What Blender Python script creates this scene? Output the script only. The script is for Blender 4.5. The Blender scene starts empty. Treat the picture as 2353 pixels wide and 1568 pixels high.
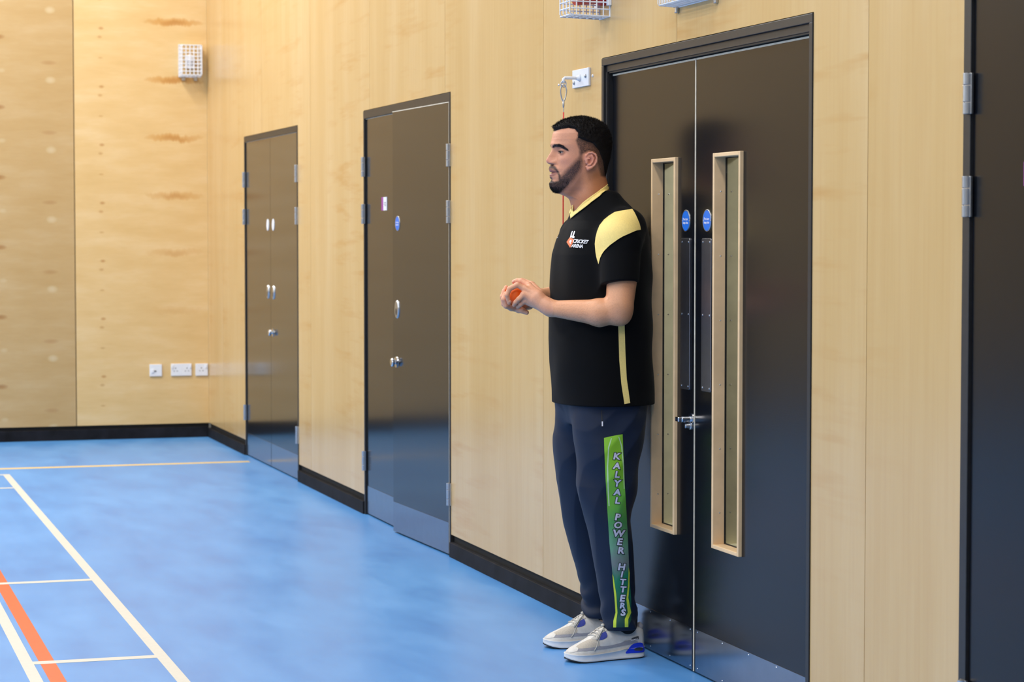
import bpy, bmesh, math, random
import numpy as np
import openvdb
from mathutils import Vector, Matrix, noise as mnoise
from mathutils.bvhtree import BVHTree
from mathutils.geometry import delaunay_2d_cdt
random.seed(7); rng = np.random.default_rng(7)
PI = math.pi
scene = bpy.context.scene
C = scene.collection

# ------------------------------------------------------------ camera
FPX = 5270.66
CAM = np.array([16.156, -2.7575, 1.44])
YAW, PITCH = math.radians(17.2333), math.radians(2.6742)
FW = np.array([-math.cos(YAW)*math.cos(PITCH), math.sin(YAW)*math.cos(PITCH), -math.sin(PITCH)])
RT = np.cross(FW, [0, 0, 1.0]); RT /= np.linalg.norm(RT)
UP = np.cross(RT, FW)
cd = bpy.data.cameras.new('camera'); cam = bpy.data.objects.new('camera', cd); C.objects.link(cam)
cam.matrix_world = Matrix(((RT[0], UP[0], -FW[0], CAM[0]), (RT[1], UP[1], -FW[1], CAM[1]), (RT[2], UP[2], -FW[2], CAM[2]), (0, 0, 0, 1)))
cd.sensor_width = 36; cd.lens = FPX/2353*36; cd.clip_start = .1; cd.clip_end = 100
cd.dof.use_dof = True; cd.dof.focus_distance = 7.65; cd.dof.aperture_fstop = 6.3
scene.camera = cam
# ------------------------------------------------------------ light and exposure
w = bpy.data.worlds.new('world'); scene.world = w; w.use_nodes = True
w.node_tree.nodes['Background'].inputs[0].default_value = (.75, .86, 1, 1)
w.node_tree.nodes['Background'].inputs[1].default_value = .3
scene.view_settings.view_transform = 'Standard'; scene.view_settings.look = 'None'
scene.view_settings.gamma = 1; scene.view_settings.use_curve_mapping = False
scene.view_settings.exposure = -0.03
cy = scene.cycles; cy.max_bounces = 7; cy.diffuse_bounces = 4; cy.glossy_bounces = 3; cy.transmission_bounces = 5; cy.transparent_max_bounces = 6
cy.use_adaptive_sampling = True; cy.adaptive_threshold = .025; cy.use_denoising = True
cy.caustics_reflective = False; cy.caustics_refractive = False; cy.sample_clamp_indirect = 6
def area(name, loc, sx, sy, power, col=(1, .97, .93), rot=(0, 0, 0)):
    l = bpy.data.lights.new(name, 'AREA'); l.shape = 'RECTANGLE'; l.size = sx; l.size_y = sy; l.energy = power; l.color = col
    o = bpy.data.objects.new(name, l); C.objects.link(o); o.location = loc; o.rotation_euler = rot
    return o
LP = 205
for lx_ in (2.2, 6.6, 11.0, 15.4):
    for ly_ in (-1.9, -5.2, -8.8):
        area('ceiling_lamp', (lx_+(.2 if (lx_ < 3 and ly_ > -2) else 0), ly_-(.1 if (lx_ < 3 and ly_ > -2) else 0), 5.75), 2.2, .7, LP*{2.2: 1.14, 6.6: .37, 11.0: .52, 15.4: .55}[lx_]*(1.05 if (lx_ < 3 and ly_ > -2) else 1.0))
area('left_side_light', (8.5, -11.6, 4.2), 15, 1.8, 150, (.86, .93, 1), (math.radians(90), 0, math.radians(0)))  # unseen broad cool light from the left side; no window is built
area('corridor_fill_light', (9.6, 1.0, 2.25), .6, .3, 24)  # unseen light added to brighten the space behind the vision panels

# ------------------------------------------------------------ materials
def lin(r, g=None, b=None):
    if g is None: r, g, b = r
    f = lambda c: (c/255/12.92) if c/255 <= .04045 else ((c/255+.055)/1.055)**2.4
    return (f(r), f(g), f(b), 1)
class NT:
    def __init__(s, name):
        s.m = bpy.data.materials.new(name); s.m.use_nodes = True; s.t = s.m.node_tree
        s.b = s.t.nodes['Principled BSDF']
    def n(s, t, **kw):
        o = s.t.nodes.new(t)
        for k, v in kw.items():
            if hasattr(o, k): setattr(o, k, v)
            else: o.inputs[k.replace('_', ' ')].default_value = v
        return o
    def l(s, a, b): s.t.links.new(a, b)
    def math(s, op, a, b=None, c=None):
        o = s.t.nodes.new('ShaderNodeMath'); o.operation = op
        for i, v in enumerate((a, b, c)):
            if v is None: continue
            if isinstance(v, (int, float)): o.inputs[i].default_value = v
            else: s.l(v, o.inputs[i])
        return o.outputs[0]
    def noise(s, scale3, detail=4, rough=.6, sc=1.0, off=True):
        tc = s.n('ShaderNodeTexCoord'); mp = s.n('ShaderNodeMapping'); mp.inputs['Scale'].default_value = scale3
        s.l(tc.outputs['Object'], mp.inputs['Vector'])
        if off:
            oi = s.n('ShaderNodeObjectInfo'); mu = s.n('ShaderNodeVectorMath', operation='SCALE'); 
            cb = s.n('ShaderNodeCombineXYZ'); s.l(oi.outputs['Random'], cb.inputs[0]); s.l(oi.outputs['Random'], cb.inputs[2]); s.l(oi.outputs['Random'], cb.inputs[1])
            s.l(cb.outputs[0], mu.inputs[0]); mu.inputs['Scale'].default_value = 30
            s.l(mu.outputs[0], mp.inputs['Location'])
        nz = s.n('ShaderNodeTexNoise'); nz.inputs['Scale'].default_value = sc; nz.inputs['Detail'].default_value = detail; nz.inputs['Roughness'].default_value = rough
        s.l(mp.outputs[0], nz.inputs['Vector']); return nz.outputs[0]
    def ramp(s, fac, stops):
        r = s.n('ShaderNodeValToRGB'); e = r.color_ramp.elements
        while len(e) < len(stops): e.new(.5)
        for i, (p, c) in enumerate(stops): e[i].position = p; e[i].color = c
        s.l(fac, r.inputs[0]); return r.outputs[0]
    def mix(s, fac, a, b):
        o = s.n('ShaderNodeMix', data_type='RGBA')
        for i, v in ((0, fac), (6, a), (7, b)):
            if isinstance(v, (int, float, tuple)): o.inputs[i].default_value = v
            else: s.l(v, o.inputs[i])
        return o.outputs[2]
    def bump(s, h, strength, dist):
        b = s.n('ShaderNodeBump'); b.inputs['Strength'].default_value = strength; b.inputs['Distance'].default_value = dist
        s.l(h, b.inputs['Height']); s.l(b.outputs[0], s.b.inputs['Normal'])
    def set(s, **kw):
        for k, v in kw.items(): s.b.inputs[k.replace('_', ' ')].default_value = v
        return s
def mat(name, col, rough=.5, metal=0, var=.12, sc=40, spec=.5, bump=0, **kw):
    t = NT(name); t.set(Roughness=rough, Metallic=metal); t.b.inputs['Specular IOR Level'].default_value = spec
    nz = t.noise((sc, sc, sc), 3, off=False)
    c = lin(col) if len(col) == 3 else col
    lo = tuple(x*(1-var) for x in c[:3])+(1,); hi = tuple(min(1, x*(1+var)) for x in c[:3])+(1,)
    t.l(t.ramp(nz, [(.3, lo), (.7, hi)]), t.b.inputs['Base Color'])
    if bump: t.bump(nz, bump, .002)
    for k, v in kw.items(): t.b.inputs[k.replace('_', ' ')].default_value = v
    return t.m

def wood_wall(name, back=False, shade=1.0):
    t = NT(name)
    if back: g = t.noise((1, 2.2, 9), 5, .6, 1.0)
    else: g = t.noise((3.2, 1, .55), 4, .55, 1.0)
    base = t.ramp(g, [(.25, lin(212, 176, 116)), (.5, lin(219, 185, 128)), (.75, lin(226, 196, 145))])
    if back: f = t.noise((1, 8, 90), 3, .6, 1.0)
    else: f = t.noise((55, 1, 1.6), 3, .6, 1.0)
    base = t.mix(t.math('MULTIPLY', t.math('SUBTRACT', f, .42), .35 if back else .5), base, lin(196, 150, 92))
    if not back:   # ripple figure across the grain
        r = t.noise((1.6, 1, 14), 3, .6, 1.0); m = t.noise((1.3, 1, .35), 2, .5, 1.0)
        k = t.math('MULTIPLY', t.math('GREATER_THAN', m, .40), t.math('MAXIMUM', t.math('SUBTRACT', r, .52), 0.0))
        mm = t.math('MULTIPLY', t.math('MAXIMUM', t.math('SUBTRACT', m, .45), 0.0), 14.0)
        base = t.mix(t.math('MULTIPLY', t.math('MULTIPLY', k, .9), mm), base, lin(203, 152, 84))
    else:          # repeating knots of the rotary-cut veneer
        tc = t.n('ShaderNodeTexCoord'); sp = t.n('ShaderNodeSeparateXYZ'); t.l(tc.outputs['Object'], sp.inputs[0])
        Y, Z = sp.outputs[1], sp.outputs[2]
        wob = t.math('MULTIPLY', t.math('SUBTRACT', t.noise((1, 14, 2), 3, .6, 1.0, off=False), .5), .09)
        def knots(y0, z0, pz, ry, rz, amp, col, base, pw=1.0, zfade=False):
            a = t.math('DIVIDE', t.math('SUBTRACT', Y, y0), ry)
            zz = t.math('ADD', t.math('SUBTRACT', Z, z0-pz/2), wob if ry > .08 else 0.0)
            zz = t.math('SUBTRACT', t.math('MULTIPLY', t.math('FRACT', t.math('DIVIDE', zz, pz)), pz), pz/2)
            b = t.math('DIVIDE', zz, rz)
            d = t.math('ADD', t.math('MULTIPLY', a, a), t.math('MULTIPLY', b, b))
            v = t.math('MULTIPLY', t.math('POWER', t.math('MAXIMUM', t.math('SUBTRACT', 1.0, d), 0.0), pw), amp)
            if zfade: v = t.math('MULTIPLY', v, t.math('MINIMUM', t.math('MAXIMUM', t.math('MULTIPLY', t.math('SUBTRACT', Z, .55), .55), 0.0), 1.0))
            return t.mix(v, base, col)
        br, dk, lt = lin(196, 140, 66), lin(176, 120, 62), lin(238, 216, 170)
        base = knots(-.235, 2.115, .4045, .215, .030, .85, br, base, .6, True)
        base = knots(-.235, 2.110, .4045, .10, .020, .5, dk, base, .8, True)
        base = knots(-.738, 2.06, .4045, .022, .013, .7, dk, base)
        base = knots(-.748, 2.00, .4045, .020, .012, .55, dk, base)
        base = knots(-.744, 2.26, .4045, .02, .008, .5, dk, base)
        base = knots(-1.088, 2.021, .482, .04, .028, .8, lt, base)
        base = knots(-1.10, 2.14, .482, .06, .018, .35, dk, base)
        base = knots(-1.44, 1.83, .482, .05, .02, .7, dk, base)
        base = knots(-1.42, 1.60, .482, .03, .018, .5, lt, base)
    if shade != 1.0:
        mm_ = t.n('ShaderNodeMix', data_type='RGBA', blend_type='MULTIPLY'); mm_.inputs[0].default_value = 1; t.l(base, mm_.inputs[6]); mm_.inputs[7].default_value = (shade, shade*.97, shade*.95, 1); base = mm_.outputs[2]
    t.l(base, t.b.inputs['Base Color'])
    t.set(Roughness=.24 if not back else .34); t.b.inputs['Specular IOR Level'].default_value = .45
    t.bump(f, .04, .001)
    return t.m
M = {}
M['wall'] = wood_wall('birch_ply_wall', False, .84)
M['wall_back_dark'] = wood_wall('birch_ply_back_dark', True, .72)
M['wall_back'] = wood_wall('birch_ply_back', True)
M['timber'] = mat('pale_timber', (232, 196, 150), .45, var=.10, sc=9)
M['reveal'] = mat('timber_reveal', (232, 222, 192), .45, var=.10, sc=12)
t = NT('floor_vinyl')
n1 = t.noise((1.5, 4.2, 1), 6, .62, 1.0, off=False); n2 = t.noise((5, 24, 1), 3, .6, 1.0, off=False)
tc = t.n('ShaderNodeTexCoord'); bk = t.n('ShaderNodeTexBrick'); bk.offset = .5
bk.inputs['Scale'].default_value = 1; bk.inputs['Brick Width'].default_value = .55; bk.inputs['Row Height'].default_value = .12; bk.inputs['Mortar Size'].default_value = 0
bk.inputs['Color1'].default_value = (0, 0, 0, 1); bk.inputs['Color2'].default_value = (1, 1, 1, 1); bk.inputs['Bias'].default_value = 0
mp = t.n('ShaderNodeMapping'); mp.inputs['Rotation'].default_value = (0, 0, 0); t.l(tc.outputs['Object'], mp.inputs[0]); t.l(mp.outputs[0], bk.inputs[0])
b0 = t.ramp(n1, [(.25, lin(64, 128, 198)), (.5, lin(82, 146, 211)), (.75, lin(100, 160, 221))])
b1 = t.mix(t.math('MULTIPLY', bk.outputs[0], .16), b0, lin(96, 148, 206))
b2 = t.mix(t.math('MULTIPLY', n2, .22), b1, lin(86, 150, 224))
t.l(b2, t.b.inputs['Base Color']); t.set(Roughness=.33); t.bump(n2, .05, .001)
rr = t.math('ADD', t.math('MULTIPLY', n1, .16), .26); t.l(rr, t.b.inputs['Roughness'])
M['floor'] = t.m
M['skirting'] = mat('black_rubber_skirting', (20, 20, 25), .7, var=.7, sc=9, spec=.2)
M['black_gap'] = mat('black_recess', (10, 9, 10), .8)  # its black stands in for shade in the recess above the skirting
M['line_white'] = mat('white_court_paint', (206, 203, 194), .4, var=.03)
M['line_yellow'] = mat('yellow_court_paint', (228, 196, 128), .4, var=.05)
M['line_orange'] = mat('orange_court_paint', (222, 92, 40), .4, var=.05)
M['door'] = mat('charcoal_laminate', (16, 18, 23), .22, var=.05, sc=350, spec=.27, bump=.05)
M['door_far'] = mat('charcoal_laminate_far', (24, 26, 30), .13, var=.05, sc=350, spec=.62)
M['door_frame'] = mat('painted_door_frame', (34, 33, 34), .42, var=.15, sc=40, bump=.1)
M['seal'] = mat('black_rubber_seal', (14, 15, 20), .5)
M['lipping'] = mat('cream_lipping', (215, 205, 185), .5)
M['steel'] = mat('brushed_steel', (190, 192, 196), .3, 1, var=.06, sc=60)
M['kick'] = mat('steel_kick_plate', (150, 156, 166), .18, 1, var=.05, sc=20)
M['darksteel'] = mat('push_plate_steel', (150, 150, 158), .34, 1, var=.05, sc=30)
M['chrome'] = mat('chrome', (220, 220, 224), .12, 1, var=.02)
M['white'] = mat('white_plastic', (228, 230, 234), .35, var=.02)
M['whitemetal'] = mat('white_coated_wire', (226, 230, 236), .35, var=.02)
M['red'] = mat('red_plastic', (190, 24, 20), .35)
M['redcord'] = mat('red_cord', (206, 52, 44), .6)
M['blue_sign'] = mat('blue_sign', (30, 112, 214), .35, var=.03)
M['purple'] = mat('purple_print', (150, 60, 140), .5)
M['grey_dark'] = mat('dark_grey', (60, 62, 66), .5)
M['plaster'] = mat('white_plaster', (206, 208, 204), .8, var=.03, sc=3)
M['plaster_warm'] = mat('warm_plaster', (206, 200, 188), .8, var=.03, sc=3)
M['white_print'] = mat('white_print', (240, 240, 245), .5, var=.02)
M['black_print'] = mat('black_print', (12, 12, 14), .5, var=.02)
t = NT('clear_glass'); t.set(Roughness=.02, Transmission_Weight=1.0) if False else None
t.b.inputs['Transmission Weight'].default_value = 1; t.b.inputs['Roughness'].default_value = .01; t.b.inputs['IOR'].default_value = 1.1
t.b.inputs['Base Color'].default_value = (.86, .93, .88, 1)
M['glass'] = t.m

# ------------------------------------------------------------ mesh helpers
def link(name, me, m, parent=None):
    o = bpy.data.objects.new(name, me); C.objects.link(o)
    if m is not None and not me.materials: me.materials.append(m)
    if parent is not None:
        o.parent = parent; o.matrix_parent_inverse = Matrix.Identity(4)
        if parent.type == 'EMPTY' or parent.parent is not None or parent.get('_off'):
            pass
    return o
def woff(o):  # world location of a (possibly nested) unrotated parent
    v = Vector((0, 0, 0))
    while o is not None: v += o.location; o = o.parent
    return v
def obj(name, bm, m, parent=None, bevel=0, smooth=False, label=None, seg=2):
    """bm is in world coordinates"""
    bm.normal_update()
    if parent is not None: bmesh.ops.translate(bm, verts=bm.verts, vec=-woff(parent))
    me = bpy.data.meshes.new(name); bm.to_mesh(me); bm.free()
    if smooth:
        for p in me.polygons: p.use_smooth = True
    o = link(name, me, m, parent)
    if bevel:
        b = o.modifiers.new('bevel', 'BEVEL'); b.width = bevel; b.segments = seg; b.limit_method = 'ANGLE'
        b.harden_normals = False
    if label: o['label'] = label
    return o
def B(): return bmesh.new()
def box(bm, x0, x1, y0, y1, z0, z1):
    vs = [bm.verts.new(p) for p in ((x0, y0, z0), (x1, y0, z0), (x1, y1, z0), (x0, y1, z0), (x0, y0, z1), (x1, y0, z1), (x1, y1, z1), (x0, y1, z1))]
    for f in ((3, 2, 1, 0), (4, 5, 6, 7), (0, 1, 5, 4), (1, 2, 6, 5), (2, 3, 7, 6), (3, 0, 4, 7)): bm.faces.new([vs[i] for i in f])
    return bm
def tube(bm, pts, r, n=8, caps=True):
    pts = [Vector(p) for p in pts]; rings = []
    rs = r if isinstance(r, (list, tuple)) else [r]*len(pts)
    up = None
    for i, p in enumerate(pts):
        d = (pts[min(i+1, len(pts)-1)]-pts[max(i-1, 0)]).normalized()
        if up is None: up = d.orthogonal().normalized()
        up = (up-d*up.dot(d)).normalized(); s = d.cross(up)
        rings.append([bm.verts.new(p+(up*math.cos(a)+s*math.sin(a))*rs[i]) for a in [2*PI*k/n for k in range(n)]])
    for a, b in zip(rings, rings[1:]):
        for k in range(n): bm.faces.new((a[k], a[(k+1) % n], b[(k+1) % n], b[k]))
    if caps: bm.faces.new(rings[0][::-1]); bm.faces.new(rings[-1])
    return bm
def cyl(bm, c, axis, r, h, n=24, r2=None):
    c = Vector(c); a = Vector(axis).normalized()
    return tube(bm, [c, c+a*h], [r, r if r2 is None else r2], n)
def lathe(bm, c, axis, prof, n=32):
    c = Vector(c); a = Vector(axis).normalized(); u = a.orthogonal().normalized(); v = a.cross(u); rings = []
    for (r, h) in prof: rings.append([bm.verts.new(c+a*h+(u*math.cos(t)+v*math.sin(t))*max(r, 1e-5)) for t in [2*PI*k/n for k in range(n)]])
    for p, q in zip(rings, rings[1:]):
        for k in range(n): bm.faces.new((p[k], p[(k+1) % n], q[(k+1) % n], q[k]))
    bm.faces.new(rings[0][::-1]); bm.faces.new(rings[-1])
    return bm
def empty(name, loc, label=None, cat=None, group=None, kind=None):
    o = bpy.data.objects.new(name, None); C.objects.link(o); o.location = loc; o.empty_display_size = .1
    tag(o, label, cat, group, kind); return o
def tag(o, label=None, cat=None, group=None, kind=None):
    if label: o['label'] = label
    if cat: o['category'] = cat
    if group: o['group'] = group
    if kind: o['kind'] = kind
    return o
_font_cache = {}
def text_mesh(s, size, bold=0.0, shear=0.0, space=1.0):
    cu = bpy.data.curves.new('txt', 'FONT'); cu.body = s; cu.size = size; cu.offset = bold; cu.shear = shear; cu.space_character = space
    cu.align_x = 'CENTER'; cu.align_y = 'CENTER'; cu.resolution_u = 3
    o = bpy.data.objects.new('txt', cu); C.objects.link(o)
    dg = bpy.context.evaluated_depsgraph_get(); me = bpy.data.meshes.new_from_object(o.evaluated_get(dg))
    bpy.data.objects.remove(o); bpy.data.curves.remove(cu)
    return me
def wall_text(name, s, x, y, z, size, m, parent, bold=.0, space=1.0, thick=.0006):
    """lettering lying on the plane y, read from -y side"""
    me = text_mesh(s, size, bold, 0, space); bm = B(); bm.from_mesh(me)
    for v in bm.verts: v.co = Vector((x+v.co.x, y-thick, z+v.co.y))
    return obj(name, bm, m, parent)

# ------------------------------------------------------------ the setting
XE, YE, ZC = 19.5, -12.0, 6.0
floor = obj('floor', box(B(), 0, XE, YE, .12, -.1, 0), M['floor']); tag(floor, kind='structure')
def line(x0, x1, y0, y1, m, z=.0008):
    obj('court_line', box(B(), x0, x1, y0, y1, .0, z), M[m], floor)
line(1.81, 1.885, YE+.5, -.06, 'line_yellow')
line(2.18, XE-1, -1.618, -1.577, 'line_white', .0009)
line(2.18, 2.225, -8, -1.618, 'line_white', .0009)
line(2.92, 2.965, -8, -1.618, 'line_white', .0012)
line(6.54, 6.592, -8, -1.618, 'line_white', .0012)
line(8.36, 8.412, -2.03, -1.618, 'line_white', .0012)
line(2.2, XE-1, -2.008, -1.957, 'line_orange', .0008)
line(2.2, XE-1, -2.07, -2.029, 'line_white', .0009)
ceil = obj('ceiling', box(B(), -.2, XE+.2, YE-.2, .2, ZC, ZC+.1), M['plaster']); tag(ceil, kind='structure')
wl = obj('wall_left', box(B(), -.2, XE+.2, YE-.2, YE, -.1, ZC), M['plaster_warm']); tag(wl, kind='structure')
wf = obj('wall_front', box(B(), XE, XE+.2, YE, .2, -.1, ZC), M['plaster_warm']); tag(wf, kind='structure')
# right wall: backing with openings, then plywood panels
DOORS = [(1.415, 3.085, 2.067), (4.71, 6.35, 2.067), (8.359, 10.158, 2.068), (11.045, 12.9, 2.068)]
PH = 3.9
bm = B(); xs = 0
for (a, b, h) in DOORS:
    box(bm, xs, a, .02, .12, 0, ZC); box(bm, a, b, .02, .12, h, ZC); xs = b
box(bm, xs, XE, .02, .12, 0, ZC)
wr = obj('wall_right', bm, M['plaster_warm']); tag(wr, kind='structure')
seams = [0.0]+[.592+1.4168*i for i in range(14)]
seams = [s for s in seams if s < XE]+[XE]
G = .0016
def panel_piece(x0, x1):
    """plywood sheet from x0 to x1 cut around the door openings"""
    bm = B(); cuts = sorted(set([x0+G, x1-G]+[c for d in DOORS for c in d[:2] if x0+G < c < x1-G]))
    for a, b in zip(cuts, cuts[1:]):
        z0 = .1
        for d in DOORS:
            if d[0]-1e-6 <= a and b <= d[1]+1e-6: z0 = d[2]+.002
        box(bm, a, b, 0, .018, z0, PH)
    bmesh.ops.remove_doubles(bm, verts=bm.verts, dist=1e-5)
    # drop inner faces
    seen = {}
    for f in bm.faces: seen.setdefault(tuple(sorted(v.index for v in f.verts)), []).append(f)
    bm.verts.index_update()
    return bm
for a, b in zip(seams, seams[1:]): obj('wall_panel', panel_piece(a, b), M['wall'], wr)
# gap backing, skirting
bm = B(); bs = B(); xs = 0
for (a, b, h) in DOORS+[(XE, XE, 0)]:
    box(bm, xs, a, .014, .0195, .06, .1); box(bs, xs, a, -.01, .012, 0, .066); xs = b
for s in seams[1:-1]:
    zb = max([.1]+[d[2]+.002 for d in DOORS if d[0]-.01 < s < d[1]+.01]); box(bm, s-.006, s+.006, .0185, .0199, zb, PH)
obj('shadow_gap', bm, M['black_gap'], wr)
sk = obj('baseboard_right', bs, M['skirting'], bevel=.002); tag(sk, kind='structure')
# back wall
wb = obj('wall_back', box(B(), -.14, -.02, YE, .12, -.1, ZC), M['plaster_warm']); tag(wb, kind='structure')
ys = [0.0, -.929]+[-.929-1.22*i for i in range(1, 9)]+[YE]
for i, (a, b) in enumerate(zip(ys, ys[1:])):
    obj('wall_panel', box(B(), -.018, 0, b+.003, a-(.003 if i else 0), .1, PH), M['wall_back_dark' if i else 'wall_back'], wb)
bm = B(); box(bm, -.0195, -.014, YE, 0, .06, .1)
for s in ys[1:-1]: box(bm, -.0199, -.0185, s-.01, s+.01, .1, PH)
obj('shadow_gap', bm, M['black_gap'], wb)
sk = obj('baseboard_back', box(B(), -.012, .01, YE, -.01, 0, .074), M['skirting'], bevel=.002); tag(sk, kind='structure')

# ------------------------------------------------------------ door furniture
def hinge(parent, x, z, yf=0, h=.1, r=.0085):
    bm = B()
    for k, (a, b) in enumerate(((0, .28), (.3, .7), (.72, 1.0))):
        cyl(bm, (x, yf-.008, z-h/2+h*a), (0, 0, 1), r, h*(b-a), 14)
    box(bm, x-.016, x+.016, yf-.004, yf+.002, z-h/2, z+h/2)
    hg = obj('hinge', bm, M['steel'], parent, bevel=.0008)
    return hg
def disc_sign(parent, x, z, yf, txt=True, r=.036):
    ring = obj('disc_sign', lathe(B(), (x, yf, z), (0, -1, 0), [(r, 0), (r, .0018), (r-.001, .0024), (r-.0028, .0024), (r-.003, .0016)], 40), M['steel'], parent, label='round blue sign with a steel rim')
    obj('sign_face', lathe(B(), (x, yf-.001, z), (0, -1, 0), [(r-.003, 0), (r-.0032, .0012)], 40), M['blue_sign'], ring)
    if txt:
        for s, dz in (('Fire door', .0052), ('keep shut', -.0062)):
            wall_text('lettering', s, x, yf-.0024, z+dz, .0115, M['white_print'], ring, .0002)
    for sx in (-1, 1):
        obj('screw', lathe(B(), (x+sx*(r-.0055), yf-.002, z), (0, -1, 0), [(.0022, 0), (.0018, .001), (.0006, .0014)], 10), M['chrome'], ring)
def pull(parent, x, z, yf):
    """oval escutcheon pull with dark finger recess"""
    def ell(rx, rz, y0, y1, cz=z):
        bm = B(); n = 28; a = []; b = []
        for k in range(n):
            t_ = 2*PI*k/n; a.append(bm.verts.new((x+rx*math.cos(t_), y0, cz+rz*math.sin(t_)))); b.append(bm.verts.new((x+rx*.9*math.cos(t_), y1, cz+rz*.93*math.sin(t_))))
        for k in range(n): bm.faces.new((a[k], a[(k+1) % n], b[(k+1) % n], b[k]))
        bm.faces.new(b); bm.faces.new(a[::-1]); return bm
    e = obj('escutcheon', ell(.03, .044, yf, yf-.006), M['steel'], parent, smooth=False)
    obj('key_recess', ell(.011, .017, yf-.0061, yf-.0064, z-.012), M['black_print'], e)
def knob(parent, x, z, yf, r=.02):
    k = obj('knob', lathe(B(), (x, yf, z), (0, -1, 0), [(r*1.25, 0), (r*1.25, .004), (r*.5, .005), (r*.45, .012), (r*.95, .014), (r, .024), (r*.8, .028), (r*.3, .029)], 28), M['chrome'], parent, smooth=False)
def leaf(name, x0, x1, yf, z0, z1, m, parent, hole=None, lip=True, th=.045, lipsides='lrt'):
    bm = B()
    if hole:
        a, b, c, d = hole
        box(bm, x0, a, yf, yf+th, z0, z1); box(bm, b, x1, yf, yf+th, z0, z1); box(bm, a, b, yf, yf+th, z0, c); box(bm, a, b, yf, yf+th, d, z1)
    else: box(bm, x0, x1, yf, yf+th, z0, z1)
    lf = obj(name, bm, m, parent)
    return lf
def jambs(parent, x0, x1, z1, yf, depth, w_=.04, wt=.045, m='door_frame'):
    bm = B(); box(bm, x0, x0+w_, yf, depth, 0, z1-wt); box(bm, x1-w_, x1, yf, depth, 0, z1-wt); box(bm, x0, x1, yf, depth, z1-wt, z1)
    return obj('door_frame', bm, M[m], parent, bevel=.0015)

# far double cupboard door
d1 = empty('door_1', (2.25, 0, 0), kind='structure')
jambs(d1, 1.417, 3.083, 2.066, -.003, .1, .022, .035)
for nm, x0, x1 in (('door_leaf', 1.442, 2.247), ('door_leaf', 2.251, 3.058)):
    lf = leaf(nm, x0, x1, .004, .008, 2.028, M['door_far'], d1)
    obj('kick_plate', box(B(), x0+.004, x1-.004, .0025, .004, .01, .15), M['kick'], lf)
obj('lipping', box(B(), 1.442, 3.058, .003, .04, 2.0282, 2.0305), M['lipping'], d1)
for x, z in ((1.428, 1.79), (1.428, 1.55), (1.428, .28), (3.07, 1.79), (3.07, 1.545), (3.07, .27)): hinge(d1, x, z, -.002)
for x in (2.165, 2.335):
    obj('number_plate', lathe(B(), (x, .004, 1.496), (0, -1, 0), [(.036, 0), (.036, .002), (.034, .0025)], 30), M['white'], d1)
    pull(d1, x, 1.083, .004)
knob(d1, 2.31, .836, .004)
obj('recess_back', box(B(), 1.417, 3.083, .06, .1, 0, 2.03), M['black_gap'], d1)

# middle double door, right leaf slightly ajar
d2 = empty('door_2', (5.53, 0, 0), kind='structure')
jambs(d2, 4.712, 6.348, 2.066, -.003, .1, .02, .04)
lf = leaf('door_leaf', 4.735, 5.40, .006, .008, 2.022, M['door_far'], d2)
obj('kick_plate', box(B(), 4.739, 5.40, .0045, .006, .01, .15), M['kick'], lf)
obj('lipping', box(B(), 4.735, 5.40, .005, .04, 2.0222, 2.025), M['lipping'], d2)
lf = leaf('door_leaf', 5.452, 6.325, -.002, .008, 2.022, M['door_far'], d2)
kp = obj('kick_plate', box(B(), 5.456, 6.321, -.0035, -.002, .01, .15), M['kick'], lf)
lp = obj('lipping', box(B(), 5.452, 6.325, -.003, .04, 2.0222, 2.026), M['lipping'], lf)
lp = obj('lipping', box(B(), 6.3252, 6.3285, -.003, .04, .01, 2.0222), M['lipping'], lf)
disc_sign(lf, 5.535, 1.49, -.002)
pull(lf, 5.525, 1.08, -.002); knob(lf, 5.51, .826, -.002, .021)
# swing the leaf about its hinge edge
pv = Vector((6.325, 0, 0)); off = woff(d2)
R_ = Matrix.Rotation(math.radians(2.3), 4, 'Z')
lf.matrix_local = Matrix.Translation(pv-off) @ R_ @ Matrix.Translation(-(pv-off))
sg = obj('door_sign', box(B(), 5.065, 5.105, .0035, .006, 1.556, 1.622), M['purple'], d2, label='small white and purple door sign')
obj('sign_face', box(B(), 5.105, 5.172, .0035, .006, 1.556, 1.622), M['white'], sg)
for k, (dz, wd) in enumerate(((.006, .03), (-.002, .036), (-.010, .026))):
    obj('lettering', box(B(), 5.155-wd, 5.16, .0031, .0035, 1.589+dz-.0015, 1.589+dz+.0015), M['grey_dark'], sg)
for x, z in ((4.724, 1.782), (4.724, 1.542), (4.724, .277), (6.337, 1.789), (6.337, 1.538), (6.337, .279)): hinge(d2, x, z, -.002)
obj('recess_back', box(B(), 4.712, 6.348, .06, .1, 0, 2.03), M['black_gap'], d2)

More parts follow.
